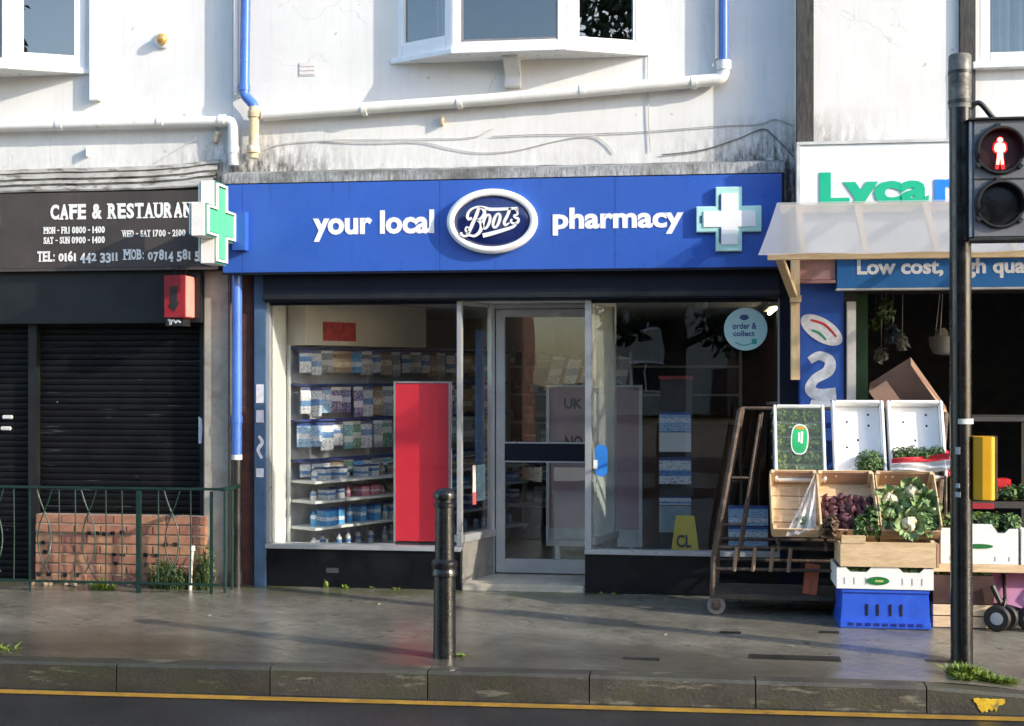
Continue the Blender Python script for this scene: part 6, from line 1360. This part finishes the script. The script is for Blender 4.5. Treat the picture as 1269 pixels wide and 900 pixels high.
random.seed(77)
for z, h, cols in ((1.96, .22, ['white', 'white', 'grey', 'tan', 'tan', 'sky blue', 'grey', 'white', 'tan', 'grey', 'white', 'grey', 'white', 'tan', 'grey', 'white']), (1.65, .26, ['white', 'white', 'pale blue', 'purple', 'purple', 'purple', 'white', 'tan', 'grey', 'purple', 'grey', 'white']), (1.35, .24, ['pale blue', 'pale blue', 'white', 'white', 'teal', 'green', 'white', 'grey', 'green', 'tan', 'grey', 'white']), (1.015, .12, ['white', 'white', 'white', 'tan', 'green', 'sky blue', 'white', 'grey', 'teal', 'white', 'tan', 'grey'])):
    cols = (cols+cols[2:]+cols)[:22]
    for k, c in enumerate(cols):
        y = .52+k*.122
        row = {1.96: 'top', 1.65: 'second', 1.35: 'third', 1.015: 'lowest'}[z]
        packet(c, sx_+.12+random.uniform(-.01, .02), y, z-.002, random.choice([.085, .10, .115]), h*random.choice([.85, .95, 1.0]), .035, '%s packet hanging on the %s hook rail of the toiletries wall' % (c, row), '%s packets on the %s hook rail' % (c, row), lean=-.45+random.uniform(-.2, .2), swing=True)
for z, kind, cols in ((.87, 'box', ['white', 'white', 'tan', 'sky blue', 'tan']), (.705, 'box', ['white', 'pink', 'tan', 'green', 'sky blue']), (.484, 'box', ['sky blue', 'sky blue', 'white', 'green', 'navy']), (.28, 'bottle', ['white', 'white', 'grey', 'white', 'pale blue'])):
    for k in range(20):
        c = cols[min(len(cols)-1, k*len(cols)//13)]; y = .52+k*.138; row = {.87: 'upper', .705: 'middle', .484: 'lower', .28: 'bottom'}[z]
        kd = kind if k % 3 else 'bottle'; w_ = random.choice([.07, .09, .12]) if kd == 'box' else .055; h_ = {.87: .10, .705: .09, .484: .14, .28: .13}[z]
        packet(c, sx_+.22+random.uniform(-.03, .03), y, z+.0005, w_, h_, .12 if kd == 'box' else .06, '%s %s standing on the %s shelf of the toiletries wall' % (c, kd, row), '%ss on the %s shelf, %s' % (kd, row, c), kind=kd, swing=True, name='carton' if kd == 'box' else 'bottle')
# back-wall shelving
BY = 3.75
mb = MB(); mb.box(XL+.3, -.1, 4.08, 4.2, 2.001, 2.37); mb.build('rear_bulkhead', ICREAM, PH)
bu = thing('rear_shelving', (-.4, BY, FLO), 'dim grey shelving at the back of the pharmacy behind the red board', 'shelving')
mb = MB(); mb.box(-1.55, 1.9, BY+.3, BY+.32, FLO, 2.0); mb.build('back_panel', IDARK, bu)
for z in (.35, .65, .95, 1.25, 1.55, 1.85):
    mb = MB(); mb.box(-1.55, 1.9, BY, BY+.299, z-.02, z); mb.build('shelf', SHM, bu)
for xx in (-1.55, -.4, .75, 1.9): mb = MB(); mb.box(xx-.015, xx+.015, BY+.02, BY+.3, FLO, 2.0); mb.build('upright', SHM, bu)
random.seed(78); rows = {.35: 'first', .65: 'second', .95: 'third', 1.25: 'fourth', 1.55: 'fifth', 1.85: 'sixth'}
for z in rows:
    x = -1.45
    while x < .62:
        c = random.choice(list(PCOL)); kd = random.choice(['box', 'box', 'bottle']); w_ = random.choice([.07, .10, .14]); h_ = random.choice([.12, .16, .20])
        o = packet(c, x, BY+.1, z+.0005, w_ if kd == 'box' else .06, h_, .10 if kd == 'box' else .06, '%s %s on the %s shelf up at the back of the pharmacy' % (c, kd, rows[z]), '%s %ss on the %s back shelf' % (c, kd, rows[z]), kind=kd, name='carton' if kd == 'box' else 'bottle')
        if kd == 'box': o.rotation_euler.z = R(90)
        x += w_+.05
# red display board behind the left window
RYB = .10; x0_, x1_, z0_, z1_ = box_at(490, 556, 475, 671, RYB)
rb = thing('red_display_board', ((x0_+x1_)/2, RYB, z0_), 'tall plain red board in a silver frame behind the pharmacy window', 'display board')
mb = MB(); mb.box(x0_+.001, x1_, RYB, RYB+.02, z0_, z1_); mb.build('red_panel', REDB, rb)
for bb in ((x0_-.014, x0_, RYB-.008, RYB+.03, z0_-.01, z1_+.014), (x1_+.001, x1_+.018, RYB-.008, RYB+.05, z0_-.01, z1_+.014), (x0_, x1_, RYB-.008, RYB+.03, z1_+.001, z1_+.014)):
    mb = MB(); mb.box(*bb); mb.build('frame_bar', SILVER, rb)
mb = MB(); mb.box(x0_, x1_, RYB, RYB+.2, FLO, z0_-.012); mb.build('plinth', IDARK, rb)
# display stand seen through the door
PY = 1.5; x0_, x1_, z0_, z1_ = box_at(677, 796, 480, 655, PY)
sd = thing('poster_stand', ((x0_+x1_)/2, PY, FLO), 'white framed stand with a dusky pink poster just inside the pharmacy door', 'stand')
PKM = M('poster_pink', (.40, .27, .29), .6, var=.06, bmp=0)
mb = MB(); mb.box(x0_+.03, x1_-.03, PY, PY+.03, z0_, z1_); mb.build('poster_panel', PKM, sd)
for bb in ((x0_, x0_+.029, PY-.02, PY+.05, z0_-.16, z1_+.02), (x1_-.029, x1_, PY-.02, PY+.05, z0_-.16, z1_+.02), (x0_+.03, x1_-.03, PY-.02, PY+.05, z1_, z1_+.02)):
    mb = MB(); mb.box(*bb); mb.build('frame_bar', SHM, sd)
zl0 = at(700, 673, PY).z
mb = MB(); mb.box(x0_+.03, x1_-.03, PY-.02, PY+.25, z0_-.16, z0_-.001); mb.build('base_panel', M('stand_grey', (.48, .48, .47), .6, bmp=0), sd)
for xx in (x0_+.1, x1_-.1): mb = MB(); mb.box(xx-.02, xx+.02, PY+.0, PY+.2, FLO, z0_-.161); mb.build('leg', SHM, sd)
DKT = M('print_dark', (.02, .015, .02), .6, bmp=0)
for body, a, b, c_, d_ in (('UK', 699, 722, 494, 507), ('NO', 700, 722, 540, 556)):
    X0, X1, Z0, Z1 = box_at(a, b, c_, d_, PY); mb = MB(); lettering(mb, body, X0, X1, Z0, Z1, PY-.0005, .03, .002); mb.build('poster_print', DKT, sd)
for k in range(5):
    xx = x0_+.05+k*.15; q = Vector((xx, PY+.05, z1_+.03)); mb = MB(); mb.T = Matrix.Translation(q) @ Matrix.Rotation(R(-20), 4, 'X') @ Matrix.Rotation(R(12), 4, 'Y'); mb.box(-.055, .055, -.005, .005, 0, .26)
    mb.box(-.055, .055, -.0075, -.0055, .0, .05); tag(mb.build('hanging_pack', PM['white'] if k % 2 else PM['grey'], None, tuple(q)), ('white' if k % 2 else 'grey')+' slim pack leaning on top of the pink poster stand', 'packet', 'slim packs over the pink stand, '+('white' if k % 2 else 'grey'))
# column unit, wet floor sign, counter behind the right window
CYU = .9; x0_, x1_, z0_, z1_ = box_at(818, 858, 466, 690, CYU)
cu = thing('tower_display', ((x0_+x1_)/2, CYU, FLO), 'slim display tower of pale boxes with a red cap behind the right window', 'display')
mb = MB(); mb.box(x0_, x1_, CYU, CYU+.25, FLO, z1_-.03); mb.build('tower', M('tower_dark', (.05, .05, .055), .5, bmp=0), cu)
mb = MB(); mb.box(x0_-.01, x1_+.005, CYU-.01, CYU+.26, z1_-.029, z1_); mb.build('red_cap', M('cap_red', (.42, .03, .035), .5, bmp=0), cu)
for (c_, d_, nm, mt) in ((511, 535, 'pale_box', PM['pale blue']), (536, 560, 'pale_box', SHM), (567, 600, 'pale_box', PM['white']), (616, 626, 'white_band', PM['white']), (627, 660, 'pale_box', M('dull_blue', (.30, .38, .42), .5, bmp=0))):
    _, _, za, zb__ = box_at(818, 858, c_, d_, CYU-.05); mb = MB(); mb.box(x0_-.006, x1_-.01, CYU-.06, CYU-.001, za, zb__); mb.build(nm, mt, cu, bev=.003)
YLW = M('warning_yellow', (.58, .42, .02), .45, var=.05, bmp=0)
q = at(850, 680, .45); x0_, x1_, z0_, z1_ = box_at(832, 866, 640, 700, .45)
wf = thing('wet_floor_sign', ((x0_+x1_)/2, .45, FLO), 'yellow folding floor sign partly hidden by the rusty trolley', 'sign')
for s_ in (-1, 1):
    mb = MB(); mb.T = Matrix.Translation(((x0_+x1_)/2, .5, z1_)) @ Matrix.Rotation(R(11)*s_*-1, 4, 'X'); h_ = (z1_-FLO)/math.cos(R(11)); mb.prism([(-.14, -h_), (.14, -h_), (.075, 0), (-.075, 0)], -.008, .008); lf = mb.build('leaf_panel', YLW, wf, bev=.004)
    if s_ == 1:
        m2 = MB(); m2.T = mb.T
        lettering(m2, 'CL', -.07, .05, -h_*.50, -h_*.30, -.0085, .03, .002); m2.box(-.03, .03, -.0105, -.0085, -h_*.66, -h_*.58); m2.build('print', DKT, wf)
x0_, x1_, z0_, z1_ = box_at(903, 952, 628, 690, .3)
for (c_, d_, lab) in ((628, 652, 'pale blue picture box stacked upper behind the trolley in the right window'), (653, 679, 'pale blue picture box stacked lower behind the trolley in the right window')):
    _, _, za, zb__ = box_at(903, 952, c_, d_, .3); mb = MB(); mb.box(x0_, x1_, .3, .42, za+.001, zb__); tag(mb.build('picture_box', PM['pale blue'], None, ((x0_+x1_)/2, .36, za), bev=.004), lab, 'box')
_, _, za, zb__ = box_at(903, 952, 679, 690, .3); mb = MB(); mb.box(x0_-.05, x1_+.06, .26, .6, FLO, box_at(903, 952, 653, 679, .3)[2]-.001); tag(mb.build('low_plinth', IDARK, None, ((x0_+x1_)/2, .4, FLO)), 'low dark plinth under the pale picture boxes in the right window', 'plinth')
x0_, x1_, z0_, z1_ = box_at(795, 905, 520, 690, 2.6); ct = thing('shop_counter', ((x0_+x1_)/2, 2.6, FLO), 'brown panelled counter in the dim back of the pharmacy', 'counter')
mb = MB(); mb.box(x0_, x1_, 2.6, 3.1, FLO, z1_-.04); mb.build('counter_front', M('counter_brown', (.16, .085, .06), .6, bmp=0), ct); mb = MB(); mb.box(x0_-.03, x1_+.03, 2.56, 3.13, z1_-.039, z1_); mb.build('counter_top', M('counter_top', (.30, .25, .18), .5, bmp=0), ct)
TUBE = mat_emit('tube_glow', (1.0, .86, .55), 3.0)
for k, (x, y) in enumerate(((at(957, 400, 1.6).x, 1.6),)):
    lf = thing('ceiling_light', (x, y, 2.33), ('lit strip light under the pharmacy ceiling by the navy pier' if k == 0 else 'lit strip light under the pharmacy ceiling deep in the shop'), 'light', 'strip lights in the pharmacy' if k else None)
    mb = MB(); mb.box(x-.05, x+.05, y-.5, y+.5, 2.335, 2.372); mb.build('housing', IWALL, lf); mb = MB(); mb.tube([(x, y-.48, 2.318), (x, y+.48, 2.318)], .016, 8); mb.build('tube', TUBE, lf)
# window stickers
GYs = .0065
q = at(924, 408, GYs); sk = thing('round_sticker', tuple(q), 'round pale teal sticker with navy words on the right shop window', 'sticker'); rr_ = at(951, 408, GYs).x-q.x
mb = MB(); mb.lathe([(rr_, 0), (rr_, .001)], tuple(q), 40, 'y'); mb.build('disc', M('sticker_teal', (.30, .47, .49), .5, var=.04, bmp=0), sk)
INK = M('ink_navy', (.02, .05, .16), .5, bmp=0)
mb = MB(); lettering(mb, 'order &', q.x-.10, q.x+.085, q.z+.0, q.z+.05, q.y-.0012, .03, .0006); lettering(mb, 'collect', q.x-.095, q.x+.07, q.z-.055, q.z-.012, q.y-.0012, .03, .0006); mb.build('lettering', INK, sk)
mb = MB(); n = 20; mb.prism([(q.x-.01+.035*math.cos(2*math.pi*k/n), q.z+.09+.022*math.sin(2*math.pi*k/n)) for k in range(n)], q.y-.002, q.y-.0012); mb.build('oval_mark', INK, sk)
mb = MB(); mb.box(q.x+.045, q.x+.085, q.y-.002, q.y-.0012, q.z-.115, q.z-.075); ribbon(mb, [(q.x-.08, q.z-.10), (q.x-.02, q.z-.125), (q.x+.045, q.z-.11)], [.008, .008], q.y-.002, q.y-.0012); mb.build('teal_mark', M('ink_teal', (.02, .25, .24), .5, bmp=0), sk)
q = at(745, 571, .0); so = thing('door_sticker', tuple(q), 'blue rounded pull sticker with a white tag on the lobby glazing', 'sticker')
mb = MB(); mb.T = Matrix.Translation((q.x, -.0+.004, q.z)); P = [(math.cos(a)*.05+0, math.sin(a)*.05+(.075 if math.sin(a) >= 0 else -.075)) for a in [2*math.pi*k/28 for k in range(28)]]; mb.prism(P, -.0008, .0008); mb.build('blue_shape', M('sticker_blue', (.03, .20, .62), .4, bmp=0), so)
mb = MB(); mb.T = Matrix.Translation((q.x-.045, .0015, q.z-.03)); mb.box(-.014, .016, -.001, .001, -.035, .035); mb.build('white_tag', WHITEP, so)
# notices on the lobby sides (on their glass)
mb = MB(); mb.T = T2; mb.box(.05, L2-.08, .006, .009, 1.30, 1.86); tag(mb.build('glass_notice', M('notice_grey', (.40, .43, .42), .6, var=.35, scale=14, bmp=0), None, (RX0+.1, .3, 1.3)), 'pale notice sheet on the lobby glass beside the door', 'notice')
mb = MB(); mb.T = T1; mb.box(L1-.26, L1-.12, .006, .009, 1.02, 2.12); tag(mb.build('blue_banner', M('banner_blue', (.035, .07, .17), .6, var=.3, scale=9, bmp=0), None, (DX0-.05, .4, 1.0)), 'tall faded blue banner inside the left lobby glass', 'banner')
mb = MB(); mb.T = T1; mb.box(L1-.24, L1-.10, .006, .009, .72, 1.015); tag(mb.build('hours_notice', M('notice_pale', (.28, .42, .50), .6, var=.2, scale=16, bmp=0), None, (DX0-.05, .4, .7)), 'pale blue opening notice low on the left lobby glass', 'notice')
mb = MB(); mb.T = T1; mb.box(L1-.33, L1-.28, -.009, -.006, .70, 1.02); tag(mb.build('red_white_sticker', M('sticker_cream', (.55, .48, .46), .5, bmp=0), None, (DX0-.1, .3, .7)), 'narrow white strip sticker with a red foot on the lobby glass', 'sticker')
mb = MB(); mb.T = T1; mb.box(L1-.33, L1-.28, -.011, -.0095, .70, .80); o = mb.build('red_foot', M('foot_red', (.55, .06, .06), .5, bmp=0), bpy.data.objects['red_white_sticker'])

# ================================================================== WEEDS
def weed(p, h, n, mat, label, group, spread=.06):
    mb = MB(); p = Vector(p)
    for i in range(n):
        a = random.uniform(0, 6.28); l_ = random.uniform(.3, 1)*h; d = Vector((math.cos(a)*spread, math.sin(a)*spread, 0))*random.uniform(.2, 1.2); b = p+Vector((random.uniform(-1, 1)*spread*.5, random.uniform(-1, 1)*spread*.3, -.01)); sd_ = Vector((-math.sin(a), math.cos(a), 0))*random.uniform(.003, .007)
        t1 = b+d*.5+Vector((0, 0, l_*.65)); t2 = b+d*1.2+Vector((0, 0, l_)); mb.add([b-sd_*.6, b+sd_*.6, t1+sd_, t1-sd_, t2], [(0, 1, 2, 3), (3, 2, 4)])
    if h > .18: leaves(mb, p+Vector((0, 0, h*.45)), (spread*.8, spread*.6, h*.45), 70, .02)
    return tag(mb.build('weed', mat, None, tuple(p)), label, 'weed', group)
random.seed(55); DKWEED = mat_leaf('dark_weed_leaf', (.03, .06, .012), (.10, .14, .035), .7)
def W(px, Y, h, n, lab, grp, spread=.06, mat=LEAFW):
    x = at(px, 730, Y).x; weed((x, Y, pz(x, Y)), h, n, mat, lab, grp, spread)
for px, h in ((193, .26), (205, .30), (214, .22), (226, .2), (249, .30), (256, .38)): W(px, -.27, h, 60, 'tall leafy weed between the green railing and orange brick wall', 'weeds behind the railing', .09, DKWEED)
for px, h in ((118, .10), (128, .13), (136, .09)): W(px, -.36, h, 45, 'low grass tuft under the railing in front of the brick wall', 'grass tufts under the railing', .07)
for px, h in ((404, .08), (428, .045), (462, .035), (492, .03), (745, .03), (762, .025)): W(px, -.05, h, 26, 'tiny weed sprouting at the foot of the black stall riser', 'weeds along the stall risers', .035)
q = gp(1195, 842, -.03)
for dx, dy, h in ((-.05, .05, .14), (.0, .02, .17), (.05, .03, .16), (.10, .0, .12), (.16, -.02, .10), (.22, -.02, .08), (-.01, -.05, .10), (.26, .01, .07)):
    x, y = q.x+dx, q.y+dy; weed((x, y, pz(x, y)), h*.6, 120, LEAFW, 'bright grass tuft round the foot of the traffic signal pole', 'grass round the signal pole', .07)
q = gp(566, 815, 0)
for dx in (0, .04): weed((q.x+dx, q.y, pz(q.x, q.y)), .03, 30, LEAFW, 'tiny weed beside the foot of the black bollard', 'weeds at the bollard', .04)
q = gp(8, 806, 0); weed((q.x, q.y, pz(q.x, q.y)), .04, 60, LEAFW, 'flat weed patch in the paving near the kerb before the shutter', None, .12)
# straw-like litter scraps
for k, (px, py) in enumerate(((700, 768), (825, 787), (640, 752), (470, 752), (260, 765), (980, 800), (560, 828))):
    q = gp(px, py, .02); z = pz(q.x, q.y); mb = MB(); a = random.uniform(0, 3); l_ = random.uniform(.012, .03); mb.T = Matrix.Translation((q.x, q.y, z+.003)) @ Matrix.Rotation(a, 4, 'Z'); mb.add([(-l_, -.008, 0), (l_, -.006, .004), (l_*.8, .008, .006), (-l_*.7, .009, .001)], [(0, 1, 2, 3)])
    tag(mb.build('litter_scrap', M('litter', (.40, .36, .25), .8), None, (q.x, q.y, z)), 'small pale scrap of litter on the wet pavement', 'litter', 'scraps on the pavement')

# ================================================================== ACROSS THE ROAD (seen in the glass and wet ground)
HB = mat_brick('far_brick', (.16, .06, .04), (.22, .09, .06), (.25, .22, .19)); HR = M('far_render', (.42, .40, .35), .8, var=.1)
def house(x0, w, y, d, h, mat, rh, label):
    H = thing('house', (x0+w/2, y, -.05), label, 'house')
    mb = MB(); mb.box(x0, x0+w, y-d, y, -.05, h); mb.build('wall', mat, H)
    mb = MB(); mb.prismx([(y+.3, h), (y-d/2, h+rh), (y-d-.3, h)], x0-.1, x0+w+.1); rf = mb.build('roof', ROOFM, H)
    mb = MB(); mb.box(x0+.4, x0+1.1, y-d/2-.4, y-d/2+.4, h+rh-.6, h+rh+.8); mb.build('chimney', HB, rf)
    for zz in (1.0, 3.7):
        for f in (.27, .73):
            if zz == 1.0 and f == .73: continue
            xx = x0+w*f; mb = MB(); mb.box(xx-.7, xx+.7, y+.002, y+.05, zz, zz+1.4); wn = mb.build('window', UPVC, H); mb = MB(); mb.box(xx-.6, xx-.03, y+.051, y+.06, zz+.1, zz+1.3); mb.build('pane', DARK, wn); mb = MB(); mb.box(xx+.03, xx+.6, y+.051, y+.06, zz+.1, zz+1.3); mb.build('pane', DARK, wn)
    xx = x0+w*.73; mb = MB(); mb.box(xx-.45, xx+.45, y+.002, y+.06, -.02, 2.1); mb.build('door', M('far_door', (.05, .02, .02), .5), H)
house(-16, 6.5, -15.5, 8, 5.6, HR, 2.4, 'cream rendered house across the road at the end of the row')
house(-9.2, 6.4, -15.5, 8, 5.6, HB, 2.4, 'brick house across the road next to the cream end house')
house(2.2, 6.4, -15.0, 8, 5.6, HB, 2.6, 'brick house across the road facing the grocery')
house(8.8, 6.4, -15.0, 8, 5.6, HR, 2.6, 'cream rendered house across the road beyond the brick one')
house(-2.6, 7.0, -48, 9, 5.6, HR, 2.6, 'cream house far back across the road in the gap')

BARK = M('bark', (.06, .045, .035), .9, var=.3); TLEAF = mat_leaf('tree_leaf', (.018, .035, .010), (.05, .075, .022), .6)
def tree(x, y, h, w, label, seed):
    random.seed(seed); t = thing('tree', (x, y, -.05), label, 'tree')
    mb = MB(); mb.tube([(x, y, -.1), (x+.1, y, h*.25), (x-.05, y+.1, h*.5), (x, y, h*.8)], [.28, .22, .15, .05], 10); tips = []
    for k in range(16):
        a = k*2.4; z0 = h*(.25+.6*k/16); l_ = w*(1.05-.55*k/16)*random.uniform(.7, 1.1); e = Vector((x+math.cos(a)*l_, y+math.sin(a)*l_, z0+l_*.6)); m_ = Vector((x+math.cos(a)*l_*.5, y+math.sin(a)*l_*.5, z0+l_*.15))
        mb.tube([(x, y, z0), m_, e], [.09, .05, .015], 6); tips += [m_, e, (m_+e)/2]
    mb.build('trunk', BARK, t, smooth=True)
    mb = MB()
    for p in tips+[Vector((x, y, h*.85)), Vector((x, y, h*.95))]: leaves(mb, p, (w*.33, w*.33, w*.28), 130, .13)
    mb.build('crown', TLEAF, t)
tree(15.5, -14.6, 12.5, 3.2, 'tall leafy tree across the road beyond the cream house', 301)
tree(.95, -13.7, 9.0, 2.0, 'leafy tree across the road in the gap between houses', 302)
